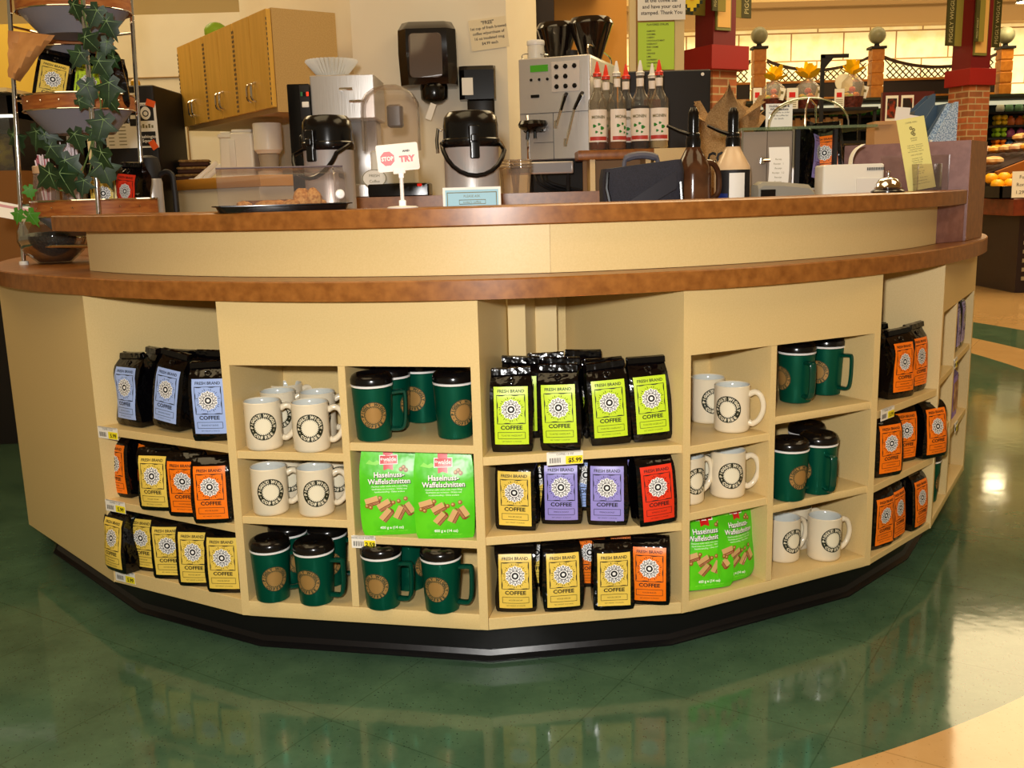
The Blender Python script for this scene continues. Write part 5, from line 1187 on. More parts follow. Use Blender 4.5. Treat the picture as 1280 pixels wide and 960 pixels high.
# baskets of filters and telephone on the counter end
STR = mat('straw_basket', (176,140,80), .8, c2=(140,104,54), scale=90, bump=.4); DKB = mat('dark_brown_cloth', (70,40,24), .8)
q = at(243, 212, 5.28)
for k in range(3):
    m = MB(); m.rbox(-.075,.075,-.06,.06,0,.022,.01,0); m.rbox(-.078,.078,-.063,.063,.022,.034,.008,1)
    tag(m.build('filter_basket', [DKB, STR], None, loc=(q.x+.008*k-.01, 5.28, zc+.036*k), rz=.1*k), ('flat straw basket at the bottom of the pile on the kitchen counter end', 'flat straw basket in the middle of the pile on the kitchen counter end', 'flat straw basket on top of the pile on the kitchen counter end')[k], 'basket', 'pile of flat straw baskets')
q = at(262, 218, 4.98); o = empty('desk_telephone', (q.x, 4.98, zc), R(20), 'pale telephone propped on the kitchen counter beside the straw baskets', 'telephone')
M_ = TR(0,0,.004, ry=R(-38))
MB().rbox(-.085,.085,-.05,.05,0,.025,.008,0,M_).build('housing', OW, o); MB().rbox(-.078,.078,-.048,-.015,.026,.048,.008,0,M_).build('handset', WAP, o); MB().box(.0,.05,-.005,.04,.0252,.028,0,M_).build('keypad', BLACKM, o)
MB().rbox(-.1,.0,-.06,.05,0,.004,.002).build('base', OW, o)
# ================================================================ left background
struct(MB().box(xat(108,7.2), xat(330,7.2), 7.2, 7.3, 0, zat(230,17,7.2)).build('wall_cream_partition', CREAMW))
m = MB(); zz = zat(220,97,7.19); m.box(xat(150,7.19),xat(262,7.19),7.192,7.2,zz,zz+.008); xx = xat(241,7.19); m.box(xx,xx+.007,7.192,7.2,0,zz)
struct(m.build('trim_2', mat('wall_seam_tan', (150,116,60), .7)))  # thin tan strips marking the seams of the wall panels
struct(MB().box(-9,.2,10.4,10.5,0,4.6).build('wall_left_far', mat('ochre_tan_wall', (196,172,120), .7)))
struct(MB().box(-9,xat(106,8.4),8.4,8.5,0,zat(50,29,8.4)).build('wall_left', mat('yellow_wall', (206,172,66), .7)))
o = empty('bakery_display_case', (-4.2, 4.42, 0), 0, 'dark bakery display case with lit glass front at the far left behind the counter', 'display case')
DKW = mat('dark_case', (24,18,16), .4); WOODB = mat('bakery_wood', (140,92,44), .5)
x1 = -2.14 + 4.2
z = lambda py: zat(20, py, 4.42)
MB().box(0,x1,0,.75,0,.80).build('base', DKW, o)
MB().box(0,x1,-.02,.75,.80,z(213)).build('wood_front', WOODB, o)
MB().box(0,x1,.0,.75,z(147),z(119)).build('canopy', DKW, o)
m = MB(); m.box(0,x1,-.012,.0,z(146.5),z(143)); m.build('light_strip', mat('strip_light', (255,246,220), .5, emit=2.0), o)
MB().box(0,x1,-.03,.75,z(115),z(110)).build('top_ledge', mat('pale_ledge', (236,214,160), .5), o)
MB().box(0,x1,.70,.75,z(213),z(147)).build('back_panel', mat('case_back', (90,92,84), .6), o)
MB().box(0,x1,.002,.006,z(213),z(147)).build('glass_front', GLASS, o)
MB().box(x1-.02,x1,0,.75,z(213),z(119)).build('end_post', DKW, o)
LOAF = mat('loaf_bag', (196,160,30), .2, c2=(150,110,20), scale=40)
for k in range(4):
    zz = z(212)
    m = MB(); m.sphere((0,0,.085), .085, 16, 0, None, 1.0, 1.3, 1.0)
    tag(m.build('wrapped_loaf', LOAF, None, loc=(-2.30-.18*k, 4.62, zz)), ('wrapped yellow loaf nearest the end of the bakery case', 'wrapped yellow loaf second from the end of the bakery case', 'wrapped yellow loaf third from the end of the bakery case', 'wrapped yellow loaf at the left frame edge in the bakery case')[k], 'loaf', 'wrapped loaves in the bakery case')
# black cabinet with posters
Y = 5.0; x0, x1, zt = xat(122,Y), xat(204,Y), zat(190,106,Y)
o = empty('black_poster_cabinet', (x0, Y, 0), 0, 'tall black cabinet with coffee posters behind the wire basket stand', 'cabinet')
w = x1-x0; MB().rbox(0,w,0,.45,0,zt,.01).build('housing', BLACKM, o)
tag(MB().lathe([(1e-5,0),(.022,0),(.024,.004),(.022,.03),(.012,.04),(1e-5,.041)], 16).build('yellow_tub', mat('yellow_tub', (226,170,20), .4), None, loc=(xat(174,Y),Y+.1,zt)), 'small yellow tub on top of the black poster cabinet', 'tub')
def poster(name, a, b, c, d, fn, label):
    p, q = at(a, d, Y-.004), at(c, b, Y-.004); m = MB(); w, h = q.x-p.x, q.z-p.z; m.box(0,w,-.001,.001,0,h,0); fn(m, w, h); m.keep = True
    return tag(m.build(name, [CARD, INK, INK2, mat('orange_tape', (236,92,20), .5) if 'orange_tape' not in bpy.data.materials else bpy.data.materials['orange_tape']], None, loc=(p.x, Y-.004, p.z)), label, 'poster')
def f1(m, w, h):
    m.box(w*.12,w*.88,-.0016,-.001,h*.60,h*.93,1); m.box(w*.12,w*.88,-.0016,-.001,h*.04,h*.36,1)
    f = lambda x, y: (w*.5+x, -.0022, h*.77+y); disc(m, (0,0), 0, w*.24, 20, 0, lambda x, y: f(x, y*1.25)); disc(m, (0,0), w*.10, w*.15, 20, 1, lambda x, y: (w*.5+x, -.0026, h*.76+y))
    for i, s in enumerate(('Washington', 'Square')): m.text(s, .021, 0, TR(w*.5,-.0022,h*(.25-.09*i), rx=R(90)), bold=.02)
    for k in range(5): m.box(w*(.16+.14*k),w*(.25+.14*k),-.0016,-.001,h*.44,h*(.50+.03*(k % 2)),2)
    m.text('Washington', .014, 1, TR(w*.5,-.0016,h*.955, rx=R(90)))
def f2(m, w, h):
    for j in range(2):
        for k in range(14): m.box(w*(.08+.3*j),w*(.08+.3*j+.16+.06*((k*3+j) % 3)),-.0016,-.001,h*(.06+.064*k),h*(.075+.064*k),2)
    for k in range(3): m.box(w*.74,w*.96,-.0016,-.001,h*(.40+.2*k),h*(.53+.2*k),1)
po = poster('coffee_poster', 173, 128, 194, 185, f1, 'poster with two black panels and a white mask shape on the black cabinet')
poster('price_list_poster', 134, 116, 170, 186, f2, 'white price list poster with columns of print on the black cabinet')
for i, (px, py, a) in enumerate(((188,129,20),(192,181,60))):
    q = at(px, py, Y-.006) - po.location; MB().box(-.022,.022,-.001,.001,-.016,.016,0,TR(ry=R(a))).build('tape_flag', bpy.data.materials['orange_tape'], po, loc=q)['label'] = 'orange tape flag'
# ---------------------------------------------------------------- wire stand with baskets
F1 = onz(30,331,ZL); F4 = onz(95,318,ZL); F2 = Vector((xat(119,2.86), 2.86, ZL)); F3 = Vector((xat(176,3.16), 3.16, ZL))
T1, T4, T2, T3 = at(11,-10,F1.y), at(74,-10,F4.y), at(103,-10,F2.y), at(163,-10,F3.y)
F2 = F2 + (F2 - T2) * 0; 
o = empty('wire_basket_stand', (F1.x, F1.y, ZL), 0, 'chrome wire stand with wooden rimmed metal baskets at the left of the counter', 'basket stand')
oc = Vector((F1.x, F1.y, ZL))
def pole(a, b):
    d = (b - a); top = a + d*1.5 
    m = MB(); m.tube([a-oc+Vector((0,0,.008)), top-oc], .0068, 10); m.build('pole', CHROME, o)
    MB().lathe([(1e-5,0),(.013,0),(.0135,.002),(.013,.011),(1e-5,.012)], 16, 0, TR(*(a-oc))).build('foot_cap', OW, o)
for a, b in ((F1,T1),(F2,T2),(F3,T3),(F4,T4)): pole(a, b)
def mid(a, b, z): t = (z-a.z)/(b.z-a.z); return a + (b-a)*t
m = MB(); zz = ZL+.055
c4 = [mid(f, t, zz) - oc for f, t in ((F1,T1),(F2,T2),(F3,T3),(F4,T4))]
for i in range(4): m.tube([c4[i], c4[(i+1) % 4]], .005, 8)
m.build('base_rail', CHROME, o)
WOODR = mat('basket_wood', (164,98,40), .55, c2=(142,76,28), scale=20, stretch=(1,1,6)); BOWLM = mat('grey_sheet_metal', (136,136,146), .4, metal=.2)
def basket(px, py_top, py_band, py_bot, Y, wpx, nm, cx=None):
    c = at(px, py_top, Y); zb1, zb2 = zat(px, py_band, Y)-c.z, zat(px, py_bot, Y)-c.z; r = wpx/2*Y/FPX
    S = TR(c.x-oc.x, Y-oc.y, c.z-oc.z) @ Matrix.Diagonal((1,.85,1,1))
    MB().lathe([(r,zb1),(r,0),(r-.006,0),(r-.006,zb1)], 24, 0, S, closed=True).build('wood_band', WOODR, o)
    m = MB(); m.lathe([(r*.97,zb1+.004),(r*.95,zb1),(r*.62,zb2+.004),(r*.60,zb2),(1e-5,zb2)], 24, 0, S, cap=False); m.lathe([(r*.94,zb1),(r*.58,zb2+.003),(1e-5,zb2+.003)], 24, 0, S, cap=False); m.build('metal_bowl', BOWLM, o)
    ci = [(r*1.005*cos(2*pi*k/32), r*1.005*sin(2*pi*k/32), 0) for k in range(32)]
    m = MB(); m.tube([S @ Vector(p) for p in ci], .003, 6, 0, None, True); m.tube([S @ (Vector(p)+Vector((0,0,zb1))) for p in ci], .002, 6, 0, None, True)
    for f, t in ((F1,T1),(F3,T3)):
        q = mid(f, t, c.z-.01) - oc; d = (Vector((S.translation.x, S.translation.y, q.z)) - q); d2 = d.normalized()*(max(d.length - r*.98, .01)); m.tube([q, q+d2], .004, 6)
    for k in range(7): m.sphere(S @ Vector((r*1.01*cos(-pi/2+(k-3)*.36), r*1.01*sin(-pi/2+(k-3)*.36), zb1*.45)), .003, 8)
    m.build('rim_wire', CHROME, o)
    return Vector((c.x, Y, c.z + zb2 + .004)), r, c.z
B1 = basket(90, -10, 17, 46, 3.02, 130, 'top')
B2 = basket(98, 121, 140, 168, 3.02, 128, 'mid')
B3 = basket(118, 250, 269, 293, 3.06, 148, 'low')
B4 = basket(88, 46, 62, 80, 3.26, 96, 'back')
# goods in the baskets
bag((B2[0].x-.075, 2.97, B2[0].z+.035), R(24), 'yellow', 0, 'yellow labelled coffee bag leaning in the middle basket of the wire stand', 'coffee bags in the wire stand', (R(-6),R(14)))
bag((B2[0].x-.012, 3.03, B2[0].z+.035), R(24), 'lime', 3, 'lime labelled coffee bag leaning beside the yellow one in the wire stand', 'coffee bags in the wire stand', (R(-4),R(12)))
bag((B2[0].x+.06, 3.10, B2[0].z+.03), R(-4), 'red', 1, 'red labelled coffee bag behind the ivy in the middle basket', 'coffee bags in the wire stand', (0,R(4)))
bag((B2[0].x+.115, 3.02, B2[0].z+.06), R(-60), 'orange', 2, 'black coffee bag tipped outwards at the right side of the middle basket', 'coffee bags in the wire stand', (R(8),R(14)))
bag((B3[0].x+.10, 3.06, B3[0].z+.02), R(-30), 'red', 2, 'shiny black coffee bag at the right in the lowest basket', 'coffee bags in the wire stand', (0,R(6)))
bag((B3[0].x+.02, 3.10, B3[0].z+.02), R(10), 'yellow', 1, 'dark coffee bag behind the ivy in the lowest basket', 'coffee bags in the wire stand')
# jars with straws
STRA = mat('straw_red', (170,60,74), .4); STRB = mat('straw_white', (226,210,214), .4); JAR = clear('jar_glass', (238,230,220), .10, .04); LIDW = mat('jar_collar', (196,160,124), .5)
for i, (dx, dy, hh) in enumerate(((-.115,-.06,.18),(-.055,-.01,.17))):
    q = Vector((B3[0].x+dx, B3[0].y+dy, B3[0].z+.03)); q.z = B3[2]-.02
    o2 = empty('straw_jar', q, 0, ('glass jar packed with red and white stirrers at the left of the lowest basket', 'glass jar of pale wooden stirrers behind the ivy, lowest basket')[i], 'jar', 'jars of stirrers')
    MB().lathe([(1e-5,0),(.030,0),(.034,.01),(.036,.07),(.030,.105),(.028,.11)], 24, cap=False).build('jar', JAR, o2); MB().lathe([(.029,.10),(.033,.102),(.033,.122),(.029,.124)], 24).build('collar', LIDW, o2)
    rr = random.Random(i); m = MB()
    for k in range(26):
        a, b = rr.uniform(0,6.3), rr.uniform(0,.022); x, y = b*cos(a), b*sin(a); m.tube([(x*.6,y*.6,.01),(x*1.25,y*1.25,.145+rr.uniform(-.01,.012)+.04*i)], .0022, 5, (0 if rr.random() < .55 else 1) if i == 0 else 1)
    s_ = m.build('stirrers', [STRA, STRB], o2); s_['kind'] = 'stuff'
# glass bowl of coffee beans on the lower counter
q = onz(50,322,ZL); q = Vector((xat(50,2.98), 3.03, ZL))
o2 = empty('glass_bean_bowl', q, 0, 'round glass bowl of dark coffee beans under the wire stand', 'bowl')
MB().lathe([(1e-5,0),(.045,0),(.050,.004),(.085,.035),(.100,.07),(.098,.10),(.082,.132),(.074,.145),(.078,.150)], 36, cap=False).build('glass_bowl', clear('bowl_glass', (236,240,228), .02, .03), o2)
BEAN = mat('coffee_beans', (20,12,9), .5, spec=.25, c2=(38,25,17), scale=130, bump=.5, bscale=140)
b_ = MB().lathe([(1e-5,.006),(.044,.006),(.080,.037),(.094,.07),(.092,.085),(.06,.094),(1e-5,.096)], 36).build('beans', BEAN, o2); b_['kind'] = 'stuff'
q = at(12, 262, 2.98); m = MB(); M_ = TR(ry=R(12), rx=R(-25)); m.box(-.05,.06,-.001,.001,-.02,.028,0,M_); m.box(-.05,.06,-.0016,-.001,.012,.020,1,M_)
tag(m.build('folded_napkin', [CARD, mat('napkin_pink', (206,150,156), .7)], None, loc=(q.x+.01, 2.98, ZL+.155)), 'white and pink folded napkin lying over the glass bean bowl', 'napkin')
# brown paper tucked at the top left
KRAFT = mat('kraft_paper', (196,142,84), .8, c2=(176,122,68), scale=12, bump=.5, bscale=16)
m = MB(); rr = random.Random(9)
pts = {}
for i in range(9):
    for j in range(9):
        u, v = i/8, j/8; px = 10 + 58*u*(1-v*.75); py = 38 + 58*v + 6*u; pts[(i,j)] = at(px, py, 2.90 + .03*sin(5*u+3*v)) + Vector((0, rr.uniform(-.004,.004), 0))
vs = [pts[(i,j)] for i in range(9) for j in range(9)]; m.add(vs + [p + Vector((0,.0015,0)) for p in vs], [f for i in range(8) for j in range(8) for f in ((i*9+j,(i+1)*9+j,(i+1)*9+j+1,i*9+j+1), (81+i*9+j,81+i*9+j+1,81+(i+1)*9+j+1,81+(i+1)*9+j))] )
tag(m.build('kraft_paper_wrap', KRAFT), 'crumpled brown wrapping paper hanging from the wire stand', 'paper')
# ivy garland
IVY = mat('ivy_leaf', (24,46,24), .45, c2=(38,66,34), scale=22, lo=.35, hi=.7); IVYL = mat('ivy_leaf_light', (66,130,36), .45); VEIN = mat('ivy_vein', (120,150,96), .5); STEM = mat('ivy_stem', (86,110,54), .6)
def leaf(m, px, py, Y, size, rot, mi=0, tilt=0):
    s = size*Y/FPX/2; c = at(px, py, Y)
    prof = [(0,-.62),(.22,-.95),(.62,-.72),(.46,-.32),(1.0,-.02),(.50,.22),(.44,.60),(.16,.66),(0,1.15)]
    outl = prof + [(-a, b) for a, b in prof[-2:0:-1]]
    Mx = Matrix.Translation(c) @ Matrix.Rotation(R(tilt), 4, 'Z') @ Matrix.Rotation(R(-rot), 4, 'Y') @ Matrix.Rotation(R(12), 4, 'X')
    z = lambda x, y: .28*abs(x) + .12*y*y
    vs = [Mx @ Vector((x*s, z(x,y)*s*.7, -y*s)) for x, y in outl] + [Mx @ Vector((0, 0, -.1*s))]; n = len(outl)
    m.add(vs, [(i, (i+1) % n, n) for i in range(n)], mi)
    for x, y in ((0,1.0),(.82,0),(-.82,0),(.4,-.66),(-.4,-.66)):
        a, b = Mx @ Vector((0,-.03*s,.45*s)), Mx @ Vector((x*s, z(x,y)*s*.7-.03*s, -y*s)); d = (b-a).normalized().cross(Vector((0,1,0)))*s*.022
        m.add([a+d, a-d, b], [(0,1,2)], 2)
    return c
o2 = empty('ivy_garland', F2, 0, 'long ivy garland with lobed leaves trailing down the wire stand', 'ivy garland')
m = MB(); cs = []
for k, (px, py, sz, rot, mi, Y) in enumerate(((94,12,30,10,0,2.80),(118,20,34,-30,0,2.79),(137,34,34,20,0,2.80),(112,52,34,40,0,2.78),(133,58,26,-15,0,2.80),(97,72,32,-35,0,2.79),(128,84,36,25,0,2.78),(139,76,28,-50,0,2.80),(111,114,34,15,0,2.79),(136,112,38,-10,0,2.77),(104,128,24,60,0,2.79),(137,126,34,30,0,2.78),
    (127,158,40,-20,1 if 0 else 0,2.78),(121,168,30,35,0,2.79),(96,175,34,10,0,2.78),(124,198,44,-40,0,2.77),(131,214,44,15,0,2.78),(88,206,36,45,0,2.78),(57,222,42,-55,0,2.75),(80,226,46,20,0,2.76),(104,232,30,-15,0,2.79),(68,190,34,30,0,2.95),(45,172,36,-20,0,2.98),(20,176,36,15,0,3.0),(62,170,28,70,0,2.98),(22,270,22,-20,1,2.78),(40,272,26,25,1,2.78),(37,240,20,10,1,2.80))):
    cs.append(leaf(m, px, py, Y, sz, rot, mi, (k*37) % 50 - 25))
iv = Matrix.Translation(-F2); m.v = [tuple(iv @ Vector(v)) for v in m.v]; m.keep = True
m.build('leaves', [IVY, IVYL, VEIN], o2, 20)
m = MB(); pa = [at(px, py, 2.81) - F2 for px, py in ((100,-10),(108,30),(122,60),(115,95),(126,130),(118,165),(108,200),(92,235),(75,238))]; m.tube(catmull(pa, 5), .0022, 6)
pa = [at(px, py, 2.81) - F2 for px, py in ((118,165),(112,215),(100,240))]; m.tube(catmull(pa, 5), .0018, 6)
m.build('stem', STEM, o2)
# ================================================================ right background
BRICK = bpy.data.materials.new('red_brick'); BRICK.use_nodes = True
def brickmat(m):
    nt = m.node_tree; b = nt.nodes['Principled BSDF']; L = nt.links.new; b.inputs['Roughness'].default_value = .8
    tc = nd(nt, 'ShaderNodeTexCoord'); sp = nd(nt, 'ShaderNodeSeparateXYZ'); L(tc.outputs['Object'], sp.inputs[0])
    ad = nd(nt, 'ShaderNodeMath', operation='ADD'); L(sp.outputs[0], ad.inputs[0]); L(sp.outputs[1], ad.inputs[1])
    cb = nd(nt, 'ShaderNodeCombineXYZ'); L(ad.outputs[0], cb.inputs[0]); L(sp.outputs[2], cb.inputs[1])
    br = nd(nt, 'ShaderNodeTexBrick', i_Scale=1.0, i_Mortar_Size=.009, i_Brick_Width=.235, i_Row_Height=.082); L(cb.outputs[0], br.inputs['Vector'])
    br.inputs['Color1'].default_value = (*lin((178,98,54)), 1); br.inputs['Color2'].default_value = (*lin((138,84,52)), 1); br.inputs['Mortar'].default_value = (*lin((176,152,114)), 1)
    n = nd(nt, 'ShaderNodeTexNoise', i_Scale=9.0, i_Detail=4.0); L(tc.outputs['Object'], n.inputs['Vector'])
    mx = nd(nt, 'ShaderNodeMix', data_type='RGBA', blend_type='OVERLAY'); mx.inputs[0].default_value = .5; L(br.outputs['Color'], mx.inputs[6]); L(n.outputs['Fac'], mx.inputs[7]); L(mx.outputs[2], b.inputs['Base Color'])
brickmat(BRICK)
CAPRED = mat('red_capital', (150,26,22), .5); SHRED = mat('dark_red_shaft', (112,20,24), .5); INSET = mat('cream_inset', (224,178,100), .6); GFR = mat('olive_frame', (120,120,60), .5); BANO = mat('olive_banner', (136,126,52), .7); BAND = mat('dark_olive_banner', (66,64,24), .7); BANT = mat('banner_letters', (190,182,130), .6)
def column(pxc, px_l, px_r, Y, alpha, py_cap0, py_cap1, pxcl, pxcr, label, ban_z, letters):
    """square brick pier turned by alpha; pxc: its near edge"""
    x = xat(pxc, Y); o = empty('brick_column', (x, Y, 0), R(alpha), label, 'column', 'brick store columns')
    a = R(alpha); s = (xat(px_r, Y) - xat(px_l, Y))/(abs(cos(a)) + abs(sin(a)))
    # near edge at local origin: pier spans -s..0 in x and 0..s in y
    zb, zt = zat(pxc, py_cap1, Y), zat(pxc, py_cap0, Y); g = ((xat(pxcr, Y)-xat(pxcl, Y))/(abs(cos(a))+abs(sin(a))) - s)/2
    MB().box(-s,0,0,s,0,zb).build('brick_pier', BRICK, o)
    MB().prism([(-s-g,-g),(g,-g),(g,s+g),(-s-g,s+g)], zb, zt, 0, None, .004).build('capital', CAPRED, o)
    k = s*.04; MB().box(-s+k,-k,k,s-k,zt,4.6).build('shaft', SHRED, o)
    zi = zt + .16
    m = MB(); m.box(-s*.90,-s*.30,-.012,k,zi,4.5,1); m.box(-s*.86,-s*.34,-.018,-.006,zi+.03,4.47,0); m.build('cream_inset', [INSET, GFR], o)
    m = MB(); m.box(-k,.012,s*.22,s*.82,zi,4.5,1); m.box(.006,.018,s*.27,s*.77,zi+.03,4.47,0); m.build('cream_inset', [INSET, GFR], o)
    for (x0, x1, y0, side) in ban_z:
        zz = side[1]; w = x1-x0; lw = min(.4*w, .14); m = MB()
        m.box(x0,x1,y0-.008,y0+.008,zz,4.4,0)
        lx0, lx1 = (x0, x0+lw) if side[0] == 'L' else (x1-lw, x1)
        m.box(lx0,lx1,y0-.011,y0+.011,zz,4.4,1)
        T = TR((lx0+lx1)/2, y0-.0125, zz+.04, rx=R(90), rz=0) @ Matrix.Rotation(R(90), 4, 'Z')
        m.text(letters, lw*.62, 2, T, align='L', sx=.9); m.keep = True
        m.build('banner', [BANO, BAND, BANT], o)
    return s
Y1, Y2 = 11.0, 13.4
column(918.5, 888, 938.5, Y1, 28, 59, 88.5, 871, 948.5, 'brick column with dark red capital right behind the black box', ((-.62,-.24,.16,('L', zat(880,20,Y1))),(-.42,-.24,-.08,('L', zat(890,19,Y1))),(.02,.40,.25,('R', zat(945,15,Y1)))), 'PIGGLY WIGGLY')
column(1229, 1195, 1237, Y2, 20, 86, 107, 1191, 1243, 'brick column with dark red capital farther back at the right', ((-.60,-.22,.2,('L', zat(1195,57,Y2))),(-.40,-.25,-.08,('L', zat(1208,55,Y2))),(.03,.36,.25,('R', zat(1250,55,Y2)))), 'PIGGLY WIGGLY')
# lattice fence with block posts and globes
YL = 14.6; OR = mat('orange_wood', (206,132,40), .5, c2=(192,116,30), scale=12); GLOB = mat('grey_green_globe', (150,150,118), .35); LAT = mat('dark_lattice', (66,44,22), .6)
zr = zat(1010,101,YL); zd0, zd1 = zat(1010,122,YL), zat(1010,104,YL)
posts = [(xat(p, YL), p) for p in (800, 945, 1088, 1244)]
for i, (x, p) in enumerate(posts):
    o = empty('fence_post', (x, YL, 0), 0, ('orange block fence post hidden mostly behind the notice board', 'orange block fence post with grey globe beside the first brick column', 'orange block fence post with grey globe standing free behind the gift baskets', 'orange block fence post with grey globe beside the far brick column')[i], 'post', 'orange globe topped fence posts')
    w = 14.5*YL/FPX/2; zt = zat(p, 62, YL); m = MB(); z0_ = zd0 - .045; o.location.z = z0_; zt -= z0_
    n = 4; hh = zt/n
    for k in range(n): m.prism([(-w,-w),(w,-w),(w,w),(-w,w)], hh*k+.008, hh*(k+1), 0, None, .012)
    m.box(-w*.9,w*.9,-w*.9,w*.9,0,zt-.02); m.build('block_post', OR, o)
    MB().box(-w*1.25,w*1.25,-w*1.25,w*1.25,zt,zt+.035).build('cap', BLACKM, o); MB().lathe([(w*.5,0),(w*.35,.05),(1e-5,.05)], 16, 0, TR(0,0,zt+.035)).build('neck', BLACKM, o)
    r = 10*YL/FPX; MB().sphere((0,0,zt+.07+r), r, 24).build('globe', GLOB, o)
for i in range(3):
    xa, xb = posts[i][0] + .12, posts[i+1][0] - .12; W_ = xb-xa
    o = empty('lattice_fence', (xa, YL, 0), 0, ('lattice fence panel behind the first brick column', 'lattice fence panel between the globe posts behind the gift baskets', 'lattice fence panel left of the far brick column')[i], 'fence', 'sagging lattice fence panels')
    zc0 = zat(1010,97,YL); ztop = lambda x: zat(1088,72,YL) - (zat(1088,72,YL)-zat(1088,86,YL))*sin(pi*x/W_)**.8 
    m = MB(); sp = .092; t = .011
    for sg in (1, -1):
        x = -1.2 if sg == 1 else -.0
        k = 0
        while True:
            xs = -1.2 + k*sp
            if xs > W_ + 1.2: break
            prev = None
            for j in range(16):
                z_ = zr + j*.045; xx = xs + sg*j*.045
                ok = 0 <= xx <= W_ and z_ <= ztop(max(0, min(W_, xx)))
                if ok and prev: m.add([(prev[0]-t,-.004*sg,prev[1]),(prev[0]+t,-.004*sg,prev[1]),(xx+t,-.004*sg,z_),(xx-t,-.004*sg,z_),(prev[0]-t,.01-.004*sg,prev[1]),(prev[0]+t,.01-.004*sg,prev[1]),(xx+t,.01-.004*sg,z_),(xx-t,.01-.004*sg,z_)], [(0,1,2,3),(7,6,5,4),(0,3,7,4),(1,5,6,2)])
                prev = (xx, z_) if ok else None
            k += 1
    m.build('lattice_panel', LAT, o)
    m = MB(); N = 24
    m.loft([[(W_*k/N, y, ztop(W_*k/N)+dz) for y, dz in ((-.02,-.02),(.02,-.02),(.02,.02),(-.02,.02))] for k in range(N+1)]); m.build('top_rail', LAT, o)
    m = MB(); m.box(0,W_,-.03,.03,zd1,zr,0); m.box(0,W_,-.03,.03,zd0-.05,zd0,0); m.build('orange_rail', OR, o)
    MB().box(0,W_,-.015,.015,zd0,zd1).build('dark_band', mat('dark_brown_band', (44,30,22), .6), o)
# produce shelves under the fence
PSH = mat('cooler_dark', (36,44,28), .6); LEAFY = mat('leafy_green', (96,160,40), .6, c2=(40,90,20), scale=9, bump=.8, bscale=12); MIR = mat('cooler_light', (240,240,200), .5, emit=.6)
xa, xb = xat(940,15.4), xat(1300,15.4)
o = empty('produce_cooler', (xa, 15.0, 0), 0, 'long open produce cooler along the back wall under the lattice fence', 'produce cooler')
W_ = xb-xa; zs = [zat(1255,p,15.1) for p in (186,172,157,140)]
m = MB(); m.box(0,W_,.5,.8,0,zd0-.1); m.build('back_panel', PSH, o); m = MB(); m.box(0,W_,-.1,.5,0,.75); m.build('base', PSH, o)
for z_ in zs: MB().box(0,W_,0,.5,z_-.03,z_).build('shelf', BLACKM, o)
MB().box(0,W_,-.02,.1,zd0-.14,zd0-.09).build('light_rail', MIR, o)
MB().box(-2.5,W_,-.75,.8,zd0-.085,zd0-.052).build('canopy', PSH, o)
PC = [mat('fruit_yellow', (232,200,40), .4), mat('fruit_green', (150,196,40), .4), mat('fruit_orange', (240,140,20), .4), mat('fruit_red', (196,40,24), .35), mat('bag_purple', (150,70,120), .4), mat('bag_blue', (70,110,170), .4), mat('bag_orange', (210,110,40), .4), mat('bag_green', (120,160,110), .4), mat('bag_pale', (236,222,190), .4)]
def sph(name, mt, r, flat=.92):
    m = MB(); m.lathe([(1e-5,-r*flat*.92),(r*.4,-r*flat*.9),(r*.85,-r*.5*flat),(r,0),(r*.87,r*.5*flat),(r*.45,r*.86*flat),(r*.12,r*.84*flat),(1e-5,r*.78*flat)], 14); return m.build(name, mt)
proto = {}
def fruit(nm, mt, r, p, label, group):
    k = (nm, mt.name)
    if k not in proto: proto[k] = sph(nm, mt, r); ob = proto[k]
    else: ob = proto[k].copy(); COL.objects.link(ob)
    ob.location = p; return tag(ob, label, nm.replace('_', ' '), group)
rr = random.Random(12)
for (nm, mt, px0, px1, zi, lab) in (('lemon', PC[0], 1238, 1250, 2, 'yellow fruit heaped on an upper cooler shelf right of the far column'), ('green_apple', PC[1], 1238, 1253, 1, 'green apple heaped on the middle cooler shelf right of the far column'), ('orange_pepper', PC[2], 1238, 1258, 0, 'orange pepper lined up on the low cooler shelf right of the far column'), ('yellow_apple', PC[0], 1274, 1284, 2, 'yellow fruit at the right frame edge on the cooler shelf')):
    a, b = xat(px0,15.15), xat(px1,15.15)
    for k in range(8): fruit(nm, mt, .044, (a + .092*(k % 2), 15.06 + .092*((k//2) % 2), zs[zi] + .042 + .076*(k//4)), lab, 'heap of ' + nm.replace('_',' ') + 's in the cooler')
def pbag(p, w, h, mt, label, rz=0):
    m = MB(); rings = []
    for t, s in ((0,.7),(.1,.95),(.45,1),(.75,.8),(.9,.35),(.94,.25),(1,.5)): rings.append([(w*.5*s*cos(2*pi*i/14), w*.28*s*sin(2*pi*i/14), h*t) for i in range(14)])
    return tag(m.loft(rings).build('produce_bag', mt, None, loc=p, rz=rz), label, 'produce bag', 'hanging produce bags in the cooler')
for i, (px, zi, mt, lb) in enumerate(((1254,3,PC[7],'pale green produce bag on the top cooler shelf'),(1266,3,PC[7],'larger pale green produce bag with raised neck on the top cooler shelf'),(1243,3,PC[8],'cream produce bag on the top cooler shelf by the column'),(1277,3,PC[8],'cream produce bag at the frame edge, top cooler shelf'),(1257,2,PC[6],'orange produce bag left of two on the second cooler shelf'),(1268,2,PC[6],'orange produce bag right of two on the second cooler shelf'),(1258,1,PC[4],'purple produce bag left of two on the third cooler shelf'),(1270,1,PC[4],'purple produce bag right of two on the third cooler shelf'),(1257,0,PC[5],'blue produce bag left of two on the lowest visible cooler shelf'),(1269,0,PC[5],'blue produce bag right of two on the lowest visible cooler shelf'))):
    pbag((xat(px,15.1), 15.10 + .0*i, zs[zi]), .13, .135, mt, lb)
x0 = xat(955,15.1); x1_ = xat(1180,15.1)
